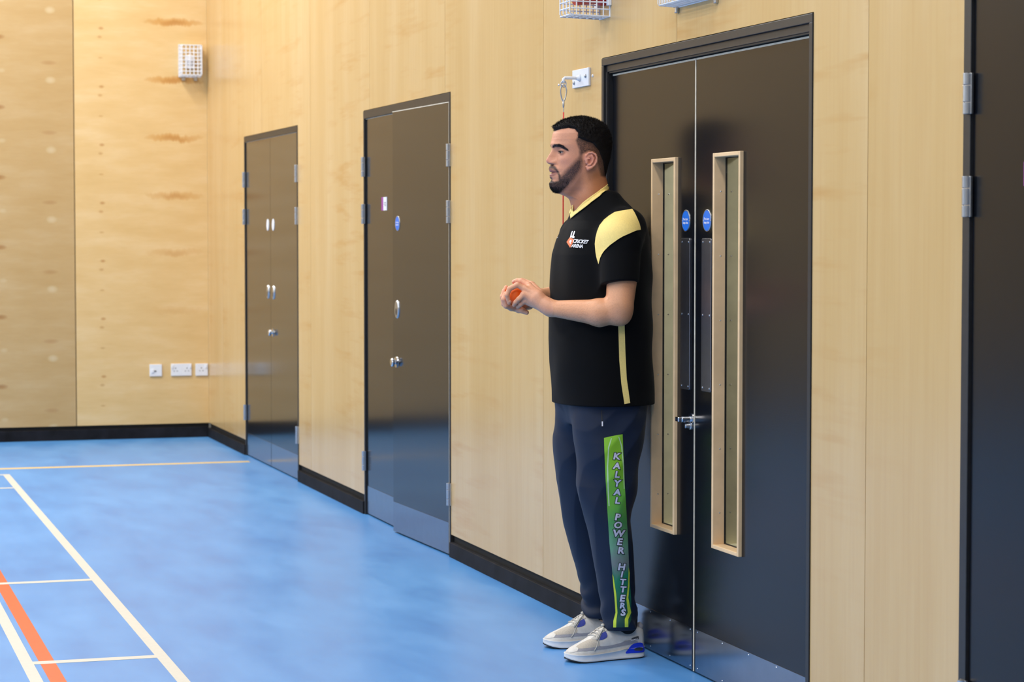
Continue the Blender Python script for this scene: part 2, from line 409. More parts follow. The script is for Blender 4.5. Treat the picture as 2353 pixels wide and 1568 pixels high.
# big double door with vision panels
LY = .025
d3 = empty('door_3', (9.2, 0, 0), kind='structure')
fr = jambs(d3, 8.361, 10.156, 2.067, -.004, .11, .022, .026)
bm = B(); box(bm, 8.383, 10.134, .006, .10, 2.018, 2.041); box(bm, 8.383, 8.398, .004, .10, 0, 2.018)
obj('door_stop', bm, M['door_frame'], d3, bevel=.001)
bm = B(); box(bm, 8.398, 8.402, .010, .09, 0, 2.018); box(bm, 8.383, 10.134, .010, .09, 2.0125, 2.018)
obj('seal', bm, M['seal'], d3)
H1 = (8.826, 9.038, .442, 1.688); H2 = (9.379, 9.589, .442, 1.690)
ZT = 2.0095
for (x0, x1, hole, kx) in ((8.404, 9.200, H1, 0), (9.2035, 10.108, H2, 1)):
    lf = leaf('door_leaf', x0, x1-.006, LY, .006, ZT-.006, M['door'], d3, hole)
    bm = B(); box(bm, x0, x1, LY-.001, LY+.044, ZT-.006, ZT); box(bm, x1-.006, x1, LY-.001, LY+.044, .006, ZT-.006)
    obj('lipping', bm, M['lipping'], lf)
    kp = obj('kick_plate', box(B(), x0+.012, x1-.014, LY-.0015, LY, .008, .148), M['kick'], lf)
    for q in range(5):
        for zz in (.14, .02):
            obj('screw', lathe(B(), (x0+.03+(x1-x0-.06)*q/4, LY-.0015, zz), (0, -1, 0), [(.003, 0), (.0022, .001), (.0008, .0014)], 10), M['chrome'], kp)
    a, b, c, d = hole
    # proud beading frame
    bm = B(); Wf = .022
    ya, yb = LY-.012, LY+.0
    def frame(bm, a, b, c, d, wf, y0, y1):
        box(bm, a, a+wf, y0, y1, c, d); box(bm, b-wf, b, y0, y1, c, d); box(bm, a+wf, b-wf, y0, y1, c, c+wf); box(bm, a+wf, b-wf, y0, y1, d-wf, d)
    frame(bm, a-.006, b+.006, c-.006, d+.006, .013, ya, LY+.03)
    vf = obj('vision_frame', bm, M['timber'], lf, bevel=.002)
    bm = B(); frame(bm, a+.004, b-.004, c+.004, d-.004, .006, LY+.027, LY+.034); obj('seal', bm, M['seal'], vf)
    obj('pane', box(B(), a+.005, b-.005, LY+.029, LY+.033, c+.005, d-.005), M['glass'], vf)
    bm = B(); frame(bm, a-.006, b+.006, c-.006, d+.006, .013, LY+.034, LY+.075); obj('rear_bead', bm, M['reveal'], vf, bevel=.001)
    for zz in (1.575, 1.37, 1.165, .96, .755, .55):
        for y_, mm in ((LY+.012, 'chrome'), (LY+.05, 'chrome')):
            obj('screw', lathe(B(), (a+.007, y_, zz), (1, 0, 0), [(.0028, 0), (.0022, .0008), (.0008, .0012)], 10), M[mm], vf)
    cx_ = 9.118 if kx == 0 else 9.302
    # rounded push plate
    def rplate(x0_, x1_, z0_, z1_, y0, y1, r=.008):
        bm = B(); pts = []
        for (cx, cz, a0) in ((x1_-r, z1_-r, 0), (x0_+r, z1_-r, 90), (x0_+r, z0_+r, 180), (x1_-r, z0_+r, 270)):
            for q in range(5):
                t_ = math.radians(a0+22.5*q); pts.append((cx+r*math.cos(t_), cz+r*math.sin(t_)))
        A = [bm.verts.new((x, y0, z)) for x, z in pts]; D = [bm.verts.new((x, y1, z)) for x, z in pts]
        bm.faces.new(A[::-1]); bm.faces.new(D); n = len(pts)
        for q in range(n): bm.faces.new((A[q], A[(q+1) % n], D[(q+1) % n], D[q]))
        bmesh.ops.recalc_face_normals(bm, faces=bm.faces); return bm
    zb = .928 if kx == 0 else .932
    pp = obj('push_plate', rplate(cx_-.041, cx_+.041, zb, 1.426, LY, LY-.0035), M['darksteel'], lf, bevel=.001)
    for zz in (zb+.012, (zb+1.426)/2, 1.414):
        for sx in (-.029, .029):
            obj('screw', lathe(B(), (cx_+sx, LY-.0035, zz), (0, -1, 0), [(.0035, 0), (.0028, .0012), (.001, .0018)], 12), M['chrome'], pp)
    disc_sign(lf, cx_, 1.483, LY)
    if kx == 0:
        hd = obj('thumb_turn', lathe(B(), (9.172, LY, .834), (0, -1, 0), [(.022, 0), (.022, .005), (.011, .006), (.011, .035), (.009, .037)], 26), M['chrome'], lf)
        bm = B(); box(bm, 9.150, 9.180, LY-.05, LY-.036, .826, .842); obj('turn_lever', bm, M['chrome'], hd, bevel=.003)
        obj('lock_cylinder', lathe(B(), (9.172, LY, .812), (0, -1, 0), [(.014, 0), (.014, .006), (.009, .008), (.008, .022), (.005, .024)], 22), M['steel'], hd)
hinge_z = (1.79, 1.55, .28)
for z in hinge_z:
    bm = B(); cyl(bm, (10.128, .012, z-.05), (0, 0, 1), .006, .1, 12); obj('hinge', bm, M['door_frame'], d3)

# right door (charcoal) at the frame's edge
d4 = empty('door_4', (11.9, 0, 0), kind='structure')
bm = B(); box(bm, 11.047, 11.083, -.004, .11, 0, 2.022); box(bm, 12.862, 12.898, -.004, .11, 0, 2.022); box(bm, 11.047, 12.898, -.004, .11, 2.022, 2.066)
obj('door_frame', bm, M['door_frame'], d4, bevel=.0015)
for x0, x1 in ((11.088, 11.97), (11.974, 12.858)):
    lf = leaf('door_leaf', x0, x1, .004, .006, 2.016, M['door'], d4)
    obj('kick_plate', box(B(), x0+.006, x1-.006, .0025, .004, .008, .15), M['kick'], lf)
for z in (1.785, 1.532, .28): hinge(d4, 11.078, z, -.004, .1, .0095)
sg = obj('door_sign', box(B(), 11.336, 11.38, .001, .004, 1.553, 1.61), M['purple'], d4); obj('sign_face', box(B(), 11.38, 11.45, .001, .004, 1.553, 1.61), M['white'], sg)
obj('recess_back', box(B(), 11.047, 12.898, .06, .11, 0, 2.03), M['black_gap'], d4)

# corridor behind the big door
bm = B(); box(bm, 6.6, 10.6, 1.7, 1.8, 0, 2.5); box(bm, 6.5, 6.6, .12, 1.8, 0, 2.5); box(bm, 10.6, 10.7, .12, 1.8, 0, 2.5)
co = obj('wall_corridor', bm, M['plaster_warm']); tag(co, kind='structure')
tag(obj('ceiling_corridor', box(B(), 6.5, 10.7, .12, 1.8, 2.5, 2.6), M['plaster']), kind='structure')
tag(obj('floor_corridor', box(B(), 6.5, 10.7, .12, 1.8, -.1, 0), M['grey_dark']), kind='structure')

# ------------------------------------------------------------ wall fittings
# sockets on the back wall
def plate_box(bm, y0, y1, z0, z1, x=.0, t_=.009): return box(bm, x, x+t_, y0, y1, z0, z1)
def slot(parent, y, z, w_, h_): obj('socket_hole', box(B(), .0091, .0095, y-w_/2, y+w_/2, z-h_/2, z+h_/2), M['grey_dark'], parent)
def sock_pattern(p, y, z):
    slot(p, y, z+.014, .005, .009); slot(p, y-.011, z-.006, .008, .0045); slot(p, y+.011, z-.006, .008, .0045)
s1 = empty('switched_spur', (0, -.375, .48), 'small white switch plate left of the double socket, low on the back wall', 'switch')
obj('plate', plate_box(B(), -.418, -.332, .438, .522), M['white'], s1, bevel=.002)
obj('rocker', box(B(), .009, .014, -.408, -.388, .462, .488), M['white'], s1, bevel=.002)
obj('indicator', box(B(), .009, .011, -.386, -.372, .470, .478), M['grey_dark'], s1)
s2 = empty('double_socket', (0, -.195, .48), 'white double power socket between two single plates on the back wall', 'socket')
obj('plate', plate_box(B(), -.267, -.122, .438, .524), M['white'], s2, bevel=.002)
for y in (-.235, -.155): sock_pattern(s2, y, .478)
for y in (-.259, -.130): obj('rocker', box(B(), .009, .014, y-.006, y+.006, .492, .512), M['white'], s2, bevel=.001)
s3 = empty('single_socket', (0, -.05, .48), 'white single power socket closest to the room corner', 'socket')
obj('plate', plate_box(B(), -.094, -.006, .436, .522), M['white'], s3, bevel=.002)
sock_pattern(s3, -.053, .478); obj('rocker', box(B(), .009, .014, -.026, -.014, .490, .512), M['white'], s3, bevel=.001)

def wire_cage(root, ox, oy, oz, W_, Hh_, D_, nx, nz, nd, axis, r=.0022, taper=.85, name='guard_wire', rf=.0035):
    """wire guard; axis 'x' = fixed to back wall (out +x), axis 'y' = fixed to right wall (out -y). centre (o), W_ wide, Hh_ high, D_ out"""
    def W3(u, v, d):
        if axis == 'x': return (ox+d, oy+u, oz+v)
        return (ox+u, oy-d, oz+v)
    def S(u, v, d):   # taper with distance from the wall
        k = 1-(1-taper)*(d/D_); return W3(u*k, v*k, d)
    hw, hh = W_/2, Hh_/2
    for i in range(nx):
        u = -hw+W_*i/(nx-1); bm = tube(B(), [S(u, -hh, 0), S(u, -hh, D_*.92), S(u, -hh*.94, D_), S(u, hh*.94, D_), S(u, hh, D_*.92), S(u, hh, 0)], r, 6)
        obj(name, bm, M['whitemetal'], root)
    for j in range(nz):
        v = -hh+Hh_*j/(nz-1); bm = tube(B(), [S(-hw, v, 0), S(-hw, v, D_*.92), S(-hw*.94, v, D_), S(hw*.94, v, D_), S(hw, v, D_*.92), S(hw, v, 0)], r, 6)
        obj(name, bm, M['whitemetal'], root)
    for k in range(nd):
        d = D_*k/nd; pts = [S(-hw, -hh, d), S(hw, -hh, d), S(hw, hh, d), S(-hw, hh, d), S(-hw, -hh, d)]
        obj('guard_ring', tube(B(), pts, rf if k == 0 else r, 6), M['whitemetal'], root)
# detector cage on the back wall
c1 = empty('caged_detector', (0, -.12, 2.66), 'white wire cage guarding a small sensor high on the back wall near the corner', 'sensor')
wire_cage(c1, 0, -.122, 2.655, .15, .225, .11, 6, 9, 3, 'x', .0035, .92)
bm = B(); lathe(bm, (.0, -.122, 2.665), (1, 0, 0), [(.036, 0), (.036, .03), (.03, .05), (.012, .062)], 24)
obj('sensor_body', bm, M['white'], c1, smooth=True)
bm = B(); box(bm, 0, .035, -.155, -.09, 2.60, 2.63); obj('sensor_base', bm, M['white'], c1, bevel=.005)
for y in (-.165, -.08): obj('mounting_lug', box(B(), 0, .012, y-.012, y+.012, 2.518, 2.545), M['steel'], c1, bevel=.002)
# red alarm in a wire basket above the cord
XA, ZA = 8.385, 2.334
c2 = empty('caged_alarm', (XA, 0, ZA), 'white wire basket guarding a red alarm at the top of the plywood wall', 'alarm')
wire_cage(c2, XA, 0, ZA, .112, .245, .15, 4, 11, 6, 'y', .0026, .97, rf=.0042)
bm = B(); lathe(bm, (XA, 0, ZA-.030), (0, -1, 0), [(.050, 0), (.050, .02), (.044, .03), (.046, .06), (.052, .10), (.050, .112), (.02, .114)], 36)
obj('alarm_sounder', bm, M['red'], c2, smooth=False)
obj('alarm_base', box(B(), XA-.048, XA+.048, -.02, 0, ZA+.02, ZA+.10), M['red'], c2, bevel=.004)
for sx in (-1, 1): obj('mounting_lug', box(B(), XA+sx*.064-.010, XA+sx*.064+.010, -.014, 0, ZA-.085, ZA-.050), M['whitemetal'], c2, bevel=.002)
# emergency light with guard over the door
XL, ZL = 9.272, 2.262
c3 = empty('guarded_bulkhead_light', (XL, 0, ZL), 'white bulkhead light under a wire guard above the big double door', 'light')
wire_cage(c3, XL, 0, ZL, .355, .160, .07, 24, 5, 4, 'y', .0016, .96, rf=.0028)
bm = B(); box(bm, XL-.15, XL+.15, -.045, 0, ZL-.040, ZL+.045); obj('light_body', bm, M['white'], c3, bevel=.012)
for sx in (-.168, .168): obj('mounting_lug', box(B(), XL+sx-.009, XL+sx+.009, -.012, 0, ZL-.100, ZL-.078), M['steel'], c3, bevel=.003)
# wall bracket with hook
XB, ZB = 8.142, 2.013
c4 = empty('wall_bracket', (XB, 0, ZB), 'white square wall bracket with a projecting arm left of the big door', 'bracket')
obj('back_plate', box(B(), XB-.092, XB+.092, -.009, 0, ZB-.033, ZB+.033), M['white'], c4, bevel=.0015)
obj('boss', lathe(B(), (XB-.005, -.009, ZB), (0, -1, 0), [(.014, 0), (.010, .006), (.0075, .014)], 20), M['white'], c4, smooth=True)
obj('arm', tube(B(), [(XB-.005, -.009, ZB), (XB-.008, -.066, ZB), (XB-.008, -.071, ZB-.004), (XB-.008, -.071, ZB-.02)], .0058, 12), M['white'], c4, smooth=True)
obj('eye', tube(B(), [(XB-.008, -.071+.010*math.sin(a), ZB-.022+.012*math.cos(a)) for a in [2*PI*k/16 for k in range(17)]], .0022, 8), M['steel'], c4, smooth=True)
for sx, sz in ((-.068, -.014), (.062, .003)): obj('bolt', lathe(B(), (XB+sx, -.009, ZB+sz), (0, -1, 0), [(.0075, 0), (.0065, .004), (.003, .006)], 12), M['steel'], c4)
tag(obj('wall_screw', lathe(B(), (XB+.115, 0, ZB+.001), (0, -1, 0), [(.006, 0), (.005, .003), (.002, .0045)], 12), M['white']), 'tiny white screw cap on the wall right of the bracket', 'screw')
# carabiner + red cord
c5 = empty('hanging_cord', (XB-.008, -.071, 1.9), 'red cord on a silver carabiner hanging from the wall bracket behind the person', 'cord')
yk, xk = -.071, XB-.008
loop = []
for k in range(21):
    a = 2*PI*k/20; rz = .030; ry = .010+.003*math.cos(a)
    loop.append((xk+.003*math.sin(a), yk+ry*math.sin(a), ZB-.055+rz*math.cos(a)))
obj('carabiner', tube(B(), loop, .0026, 8, False), M['steel'], c5, smooth=True)
obj('gate_ball', lathe(B(), (xk, yk-.016, ZB-.026), (0, -1, 0), [(.003, 0), (.0045, .003), (.003, .006)], 12), M['chrome'], c5)
obj('swivel', tube(B(), [(xk, yk, ZB-.084), (xk, yk, ZB-.088), (xk, yk, ZB-.104), (xk, yk, ZB-.110)], [.002, .0042, .0038, .002], 12), M['steel'], c5, smooth=True)
obj('steel_cable', tube(B(), [(xk, yk, ZB-.108), (xk, yk, ZB-.128)], .0018, 8), M['steel'], c5)
obj('cord', tube(B(), [(xk, yk+.0, ZB-.126), (xk, yk-.001, 1.6), (xk+.002, yk-.002, 1.0)], .0026, 8), M['redcord'], c5, smooth=True)
# ------------------------------------------------------------ the person
XC = 8.75
person = empty('person', (XC, -.15, 0), 'bearded man in black and gold shirt and navy trousers leaning on the big double door', 'person')
def ray(px, py): return FW+RT*(px-1176.5)/FPX-UP*(py-784)/FPX
def P(px, py, lx=0.0):
    """point of the sagittal plane x = XC+lx seen at photograph coordinates"""
    d = ray(px, py); t_ = (XC+lx-CAM[0])/d[0]; return CAM+d*t_
def PX(p):   # projection of world points (N,3) -> (N,2)
    v = p-CAM; z = v@FW
    return np.stack([1176.5+FPX*(v@RT)/z, 784-FPX*(v@UP)/z], 1)
def smin(a, b, k):
    if k <= 0: return np.minimum(a, b)
    h = np.clip(.5+.5*(b-a)/k, 0, 1); return b+(a-b)*h-k*h*(1-h)
class Cone:
    def __init__(s, a, b, r1, r2, k=.01):
        s.a, s.b, s.r1, s.r2, s.k = np.array(a, float), np.array(b, float), r1, r2, k
        m = max(r1, r2)+k; s.lo = np.minimum(s.a, s.b)-m; s.hi = np.maximum(s.a, s.b)+m
    def f(s, Q):
        ba = s.b-s.a; L = ba@ba; q = Q-s.a; h = np.clip((q@ba)/L, 0, 1)
        return np.sqrt(((q-h[..., None]*ba)**2).sum(-1))-(s.r1+(s.r2-s.r1)*h)
class Ell:
    def __init__(s, c, r, k=.006, rot=None):
        s.c, s.r, s.k = np.array(c, float), np.array(r, float), k; s.rot = rot
        m = max(r)+k; s.lo = s.c-m; s.hi = s.c+m
    def f(s, Q):
        q = Q-s.c
        if s.rot is not None: q = q@s.rot
        a = np.sqrt(((q/s.r)**2).sum(-1)); b = np.sqrt(((q/s.r**2)**2).sum(-1))
        return a*(a-1)/np.maximum(b, 1e-6)
class Col:
    """column of (super)ellipses along z: rows (z, cx, cy, ax, ay)"""
    def __init__(s, rows, k=.01, n=2.0, round_=.0, bump=None):
        s.T = np.array(sorted(rows), float); s.k, s.n, s.rd, s.bump = k, n, round_, bump
        T = s.T; s.lo = np.array([(T[:, 1]-T[:, 3]).min(), (T[:, 2]-T[:, 4]).min(), T[0, 0]])-k-.01
        s.hi = np.array([(T[:, 1]+T[:, 3]).max(), (T[:, 2]+T[:, 4]).max(), T[-1, 0]])+k+.01
    def f(s, Q):
        T = s.T; z = Q[..., 2]; g = [np.interp(z, T[:, 0], T[:, i]) for i in range(1, 5)]
        x = (Q[..., 0]-g[0])/g[2]; y = (Q[..., 1]-g[1])/g[3]
        r = (np.abs(x)**s.n+np.abs(y)**s.n)**(1/s.n)
        rr = np.sqrt((x*g[2])**2+(y*g[3])**2)
        d = np.where(r > 1e-3, (r-1)*np.maximum(rr, 1e-3)/np.maximum(r, 1e-3), -np.minimum(g[2], g[3]))
        d = np.maximum(d, -np.minimum(g[2], g[3]))
        if s.bump is not None: d = d+s.bump(Q)
        dz = np.maximum(T[0, 0]-z, z-T[-1, 0])
        a = d+s.rd; b = dz+s.rd
        return np.minimum(np.maximum(a, b), 0)+np.sqrt(np.maximum(a, 0)**2+np.maximum(b, 0)**2)-s.rd
class Sub:
    def __init__(s, p, k=.003): s.p, s.k, s.lo, s.hi = p, k, p.lo, p.hi
class Cut:
    """keep only where (Q-o).n < 0, applied to everything before it"""
    def __init__(s, o, n, k=.002): s.o, s.n, s.k = np.array(o, float), np.array(n, float)/np.linalg.norm(n), k; s.lo = np.array([-9e9]*3); s.hi = -s.lo
class Group:
    def __init__(s, items, k=.004): s.items, s.k = items, k; s.lo = np.min([i.lo for i in items], 0)-.0; s.hi = np.max([i.hi for i in items], 0)+.0
    def f(s, Q): return combine(s.items, Q)
def combine(items, Q, lo=None, hi=None, mg=.0):
    d = np.full(Q.shape[:-1], .2)
    for it in items:
        if lo is not None and not isinstance(it, Cut) and (np.any(it.lo > hi+mg) or np.any(it.hi < lo-mg)): continue
        if isinstance(it, Sub): d = -smin(-d, it.p.f(Q), it.k)
        elif isinstance(it, Cut): d = -smin(-d, -((Q-it.o)@it.n), it.k)
        else: d = smin(d, it.f(Q), it.k)
    return d
def sdf_mesh(items, vox, lo, hi, T=44, disp=None):
    grid = openvdb.FloatGrid(.05); bw = 3*vox*1.5
    lo = np.array(lo, float); hi = np.array(hi, float); n = np.ceil((hi-lo)/vox).astype(int)
    for i in range(0, n[0], T):
        for j in range(0, n[1], T):
            for k in range(0, n[2], T):
                a = lo+np.array([i, j, k])*vox; b = a+T*vox
                act = [it for it in items if isinstance(it, Cut) or not (np.any(it.lo > b+.004) or np.any(it.hi < a-.004))]
                if all(isinstance(x, (Cut, Sub)) for x in act): continue
                # cheap centre test
                g = np.stack(np.meshgrid(*[a[q]+np.arange(T)[::11]*vox for q in range(3)], indexing='ij'), -1)
                dc = combine(act, g)
                if dc.min() > 22*vox: continue
                if dc.max() < -.05 and dc.min() < -.05:
                    grid.copyFromArray(np.full((T, T, T), -.05, np.float32), ijk=(i, j, k)); continue
                Q = np.stack(np.meshgrid(*[(a[q]+np.arange(T)*vox) for q in range(3)], indexing='ij'), -1)
                d = combine(act, Q)
                if disp is not None: d = d+disp(Q)
                grid.copyFromArray(np.clip(d, -.05, .05).astype(np.float32), ijk=(i, j, k))
    pts, quads = grid.convertToQuads(0.0)
    return lo+pts*vox, quads
def mesh_from(pts, quads, name, m, parent, smooth=True):
    off = np.array(woff(parent)); me = bpy.data.meshes.new(name)
    # openvdb quads wind inwards
    me.vertices.add(len(pts)); me.vertices.foreach_set('co', (pts-off).astype(np.float32).ravel())
    me.loops.add(len(quads)*4); me.loops.foreach_set('vertex_index', np.ascontiguousarray(quads[:, ::-1]).astype(np.int32).ravel())
    me.polygons.add(len(quads)); me.polygons.foreach_set('loop_start', np.arange(len(quads), dtype=np.int32)*4)
    me.update(calc_edges=True); me.validate()
    if smooth: me.polygons.foreach_set('use_smooth', np.ones(len(quads), bool))
    return link(name, me, m, parent)
def bvh_of(pts, quads): return BVHTree.FromPolygons([tuple(p) for p in pts.tolist()], quads[:, ::-1].tolist())

# ---- head: polar height field about a moving axis
HZ = np.array([1.566, 1.572, 1.580, 1.586, 1.592, 1.600, 1.612, 1.623, 1.633, 1.640, 1.6475, 1.652, 1.660, 1.667, 1.674, 1.6765, 1.680, 1.687, 1.692, 1.700, 1.712, 1.722, 1.730, 1.737, 1.745, 1.760, 1.780, 1.795, 1.808, 1.818, 1.826, 1.830])
HM = np.array([-.262, -.280, -.300, -.313, -.320, -.3255, -.3270, -.3185, -.3250, -.3262, -.3205, -.3262, -.3285, -.3270, -.3215, -.3270, -.3350, -.3392, -.3385, -.3335, -.3268, -.3220, -.3192, -.3197, -.3212, -.3170, -.3120, -.3040, -.290, -.272, -.246, -.215])
BZ = np.array([1.566, 1.580, 1.592, 1.600, 1.620, 1.640, 1.66, 1.68, 1.70, 1.72, 1.735, 1.745, 1.760, 1.780, 1.795, 1.808, 1.818, 1.826, 1.830])
BF = np.array([-.262, -.296, -.309, -.313, -.312, -.3135, -.3125, -.3085, -.3065, -.3085, -.3135, -.316, -.3150, -.3115, -.3035, -.290, -.272, -.246, -.215])
NZ = np.array([1.57, 1.60, 1.615, 1.625, 1.64, 1.66, 1.668, 1.674, 1.679, 1.687, 1.70, 1.715, 1.73, 1.745, 1.78])
NWd = np.array([.03, .022, .022, .020, .020, .022, .018, .0125, .0125, .0118, .0088, .0080, .0095, .022, .03])
SZ = np.array([1.566, 1.58, 1.60, 1.62, 1.64, 1.66, 1.68, 1.70, 1.72, 1.74, 1.76, 1.78, 1.795, 1.808, 1.818, 1.826, 1.830])
SW = np.array([.030, .040, .049, .056, .061, .0655, .0690, .0712, .0735, .0752, .0755, .0735, .0685, .0590, .0465, .0280, .004])
KZ = np.array([1.566, 1.60, 1.62, 1.64, 1.66, 1.68, 1.70, 1.728, 1.75, 1.764, 1.78, 1.798, 1.81, 1.82, 1.826, 1.830])
KB = np.array([-.215, -.195, -.175, -.150, -.132, -.121, -.115, -.1105, -.1115, -.1145, -.120, -.1325, -.147, -.168, -.188, -.213])
class Head:
    lo = np.array([XC-.11, -.36, 1.555]); hi = np.array([XC+.11, -.09, 1.845]); k = .012
    def f(s, Q):
        x = Q[..., 0]-XC; y = Q[..., 1]; z = Q[..., 2]
        yc = np.interp(z, [1.566, 1.60, 1.645], [-.252, -.240, -.215])
        r = np.sqrt(x*x+(y-yc)**2)+1e-6; sn = np.abs(x)/r; cs = -(y-yc)/r
        S = np.interp(z, SZ, SW); Fb = np.maximum(-(np.interp(z, BZ, BF)-yc), .002); Bk = np.maximum(np.interp(z, KZ, KB)-yc, .002)
        E = np.where(cs > 0, Fb, Bk); n = np.where(cs > 0, np.interp(z, [1.58, 1.64, 1.70, 1.76], [1.95, 2.05, 2.2, 2.25]), 2.15)
        R = ((sn/np.maximum(S, .002))**n+(np.abs(cs)/E)**n)**(-1/n)
        ax = np.abs(x); front = np.clip(cs*3-.6, 0, 1)
        wd = np.interp(z, NZ, NWd); M_ = -(np.interp(z, HZ, HM)-yc)-Fb
        bumpf = M_*np.exp(-(ax/wd)**2.6)
        def G(x0, z0, sx, sz, a): return a*np.exp(-((ax-x0)/sx)**2-((z-z0)/sz)**2)
        ft = bumpf+G(.0325, 1.7170, .0165, .0125, -.0070)+G(.030, 1.7400, .020, .0065, .0032)+G(.045, 1.692, .018, .014, .0030)+G(.0135, 1.6815, .0055, .0065, .0085)
        ft = ft+G(.0, 1.7215, .010, .010, -.0015)+G(.020, 1.672, .0045, .012, -.0022)+G(.0195, 1.684, .0022, .0055, -.0022)+G(.0235, 1.6490, .004, .0035, -.0035)+G(.008, 1.6745, .0035, .0022, -.004)
        ft = ft+G(.0, 1.6475, .021, .0017, -.0045)+G(.033, 1.655, .012, .02, -.0012)+G(.052, 1.752, .010, .02, -.0022)+G(.018, 1.7655, .03, .0012, -.0006)+G(.018, 1.7555, .03, .0012, -.0006)
        R = R+ft*front
        F = r-R
        g = np.gradient(F, Q[1, 0, 0, 0]-Q[0, 0, 0, 0], edge_order=1) if F.ndim == 3 and F.shape[0] > 3 else None
        if g is not None:
            gm = np.sqrt(g[0]**2+g[1]**2+g[2]**2); F = F/np.clip(gm, 1, 4)
        top = z-1.831
        F = np.maximum(F, top); bot = 1.566-z; F = np.maximum(F, bot)
        return F
def W(lx, y, z): return np.array([XC+lx, y, z])
ear = []
for sgn in (1, -1):
    def E_(lx, y, z): return W(sgn*lx, y, z)
    rim = [(.0745, -.2225, 1.690), (.0765, -.2225, 1.703), (.0790, -.2140, 1.7125), (.0825, -.2020, 1.7140), (.0850, -.1915, 1.7070), (.0855, -.1865, 1.6950), (.0845, -.1880, 1.6830), (.0825, -.1945, 1.6720), (.0800, -.2040, 1.6630)]
    it = [Ell(E_(.0775, -.205, 1.688), (.0045, .0185, .026), .004)]
    for a, b in zip(rim, rim[1:]): it.append(Cone(E_(*a), E_(*b), .0036, .0036, .002))
    it += [Cone(E_(.080, -.204, 1.664), E_(.0770, -.2145, 1.6590), .0052, .0058, .003), Cone(E_(.077, -.2145, 1.659), E_(.0745, -.2215, 1.667), .0056, .0035, .003)]
    it += [Sub(Ell(E_(.0835, -.2085, 1.6860), (.0065, .0075, .0115), .002), .002)]
    for a, b in zip([(.083, -.203, 1.705), (.0845, -.1985, 1.694), (.0835, -.2015, 1.682), (.082, -.2085, 1.6735)], [(.0845, -.1985, 1.694), (.0835, -.2015, 1.682), (.082, -.2085, 1.6735), (.080, -.2155, 1.672)]):
        it.append(Cone(E_(*a), E_(*b), .0026, .0026, .002))
    it += [Cone(E_(.0765, -.2215, 1.688), E_(.0775, -.2205, 1.680), .0042, .0046, .003), Cone(E_(.078, -.2215, 1.693), E_(.083, -.2110, 1.6925), .0022, .002, .002)]
    ear.append(Group(it, .004))
eyes = []
EC = [(sg*.0325, -.2890, 1.7168) for sg in (1, -1)]
for e in EC: eyes += [Ell(W(*e), (.0134, .0134, .0128), .004), Cone(W(e[0]-math.copysign(.010, e[0])*1, -.3015, 1.7205), W(e[0]+math.copysign(.011, e[0]), -.2945, 1.7195), .0022, .0022, .004)]
for e in EC: eyes += [Sub(Ell(W(e[0]+math.copysign(.0010, e[0]), -.3020, 1.7160), (.0132, .0135, .0034), .001), .0012)]

neck = Col([(1.44, XC, -.130, .06, .065), (1.50, XC, -.150, .066, .078), (1.527, XC, -.164, .066, .079), (1.548, XC, -.174, .0625, .0765), (1.566, XC, -.182, .0615, .0740), (1.60, XC, -.188, .061, .0700), (1.64, XC, -.186, .0590, .0560), (1.67, XC, -.178, .056, .050)], .014, 2.1)
core = [Col([(.86, XC, -.13, .15, .105), (1.0, XC, -.14, .155, .125), (1.15, XC, -.14, .16, .13), (1.30, XC, -.135, .170, .115), (1.42, XC, -.125, .165, .095), (1.47, XC, -.122, .13, .08), (1.50, XC, -.13, .09, .07)], .03, 2.2, .02)]
legs = []
for sgn in (1, -1):
    legs += [Cone(W(sgn*.09, -.135, .90), W(sgn*.115, -.145, .50), .085, .052, .02), Cone(W(sgn*.115, -.145, .50), W(sgn*.120, -.100+(.012 if sgn < 0 else 0), .10), .050, .023, .02), Cone(W(sgn*.120, -.098, .09), W(sgn*.123, -.10, .050), .022, .016, .01), Cone(W(sgn*.123, -.10, .045), W(sgn*.127, -.20, .036), .014, .011, .01)]
SHL, SHR = W(.188, -.118, 1.452), W(-.188, -.118, 1.452)
ELB = P(1424, 712, .245); WRL = P(1266, 709, .105)
arms = [Cone(W(.055, -.135, 1.495), SHL, .044, .050, .03), Cone(W(-.055, -.135, 1.495), SHR, .044, .050, .03),
        Cone(SHL, ELB+np.array([0, 0, .02]), .058, .0465, .02)]
MFL = P(1378, 716, .215)
arms += [Group([Cone(ELB, MFL+np.array([0, 0, -.004]), .0410, .0450, .02), Cone(MFL+np.array([0, 0, -.004]), WRL, .0445, .0260, .015), Cone(WRL, P(1256, 703, .098), .0275, .0260, .01),
                Ell(P(1424, 724, .245), (.034, .038, .037), .02), Ell(P(1274, 697, .118), (.010, .010, .008), .008)], .014)]
ELR = W(-.235, -.145, 1.165); WRR = P(1238, 682, -.055)
arms += [Cone(SHR, ELR, .056, .044, .02), Group([Cone(ELR, P(1290, 682, -.15), .042, .042, .01), Cone(P(1290, 682, -.15), WRR, .041, .0265, .015)], .012)]
def chain(pts, rs, k=.003): return [Cone(P(*a), P(*b), r1, r2, k) for a, b, r1, r2 in zip(pts, pts[1:], rs, rs[1:])]
def hand_group(items, k=.012): return Group(items, k)
LH = [Cone(P(1258, 704, .10), P(1232, 687, .078), .0270, .0265, .01), Cone(P(1236, 680, .085), P(1218, 664, .058), .0200, .0150, .01), Cone(P(1240, 690, .085), P(1212, 682, .068), .0210, .0155, .01), Cone(P(1246, 702, .085), P(1216, 694, .062), .0190, .0140, .01)]
LH += [Cone(P(1228, 672, .07), P(1215, 656, .046), .0130, .0115, .006), Cone(P(1226, 675, .08), P(1206, 664, .064), .0125, .0118, .006), Cone(P(1228, 684, .08), P(1203, 677, .070), .0125, .0112, .006), Cone(P(1230, 695, .07), P(1206, 691, .062), .0120, .0105, .006)]
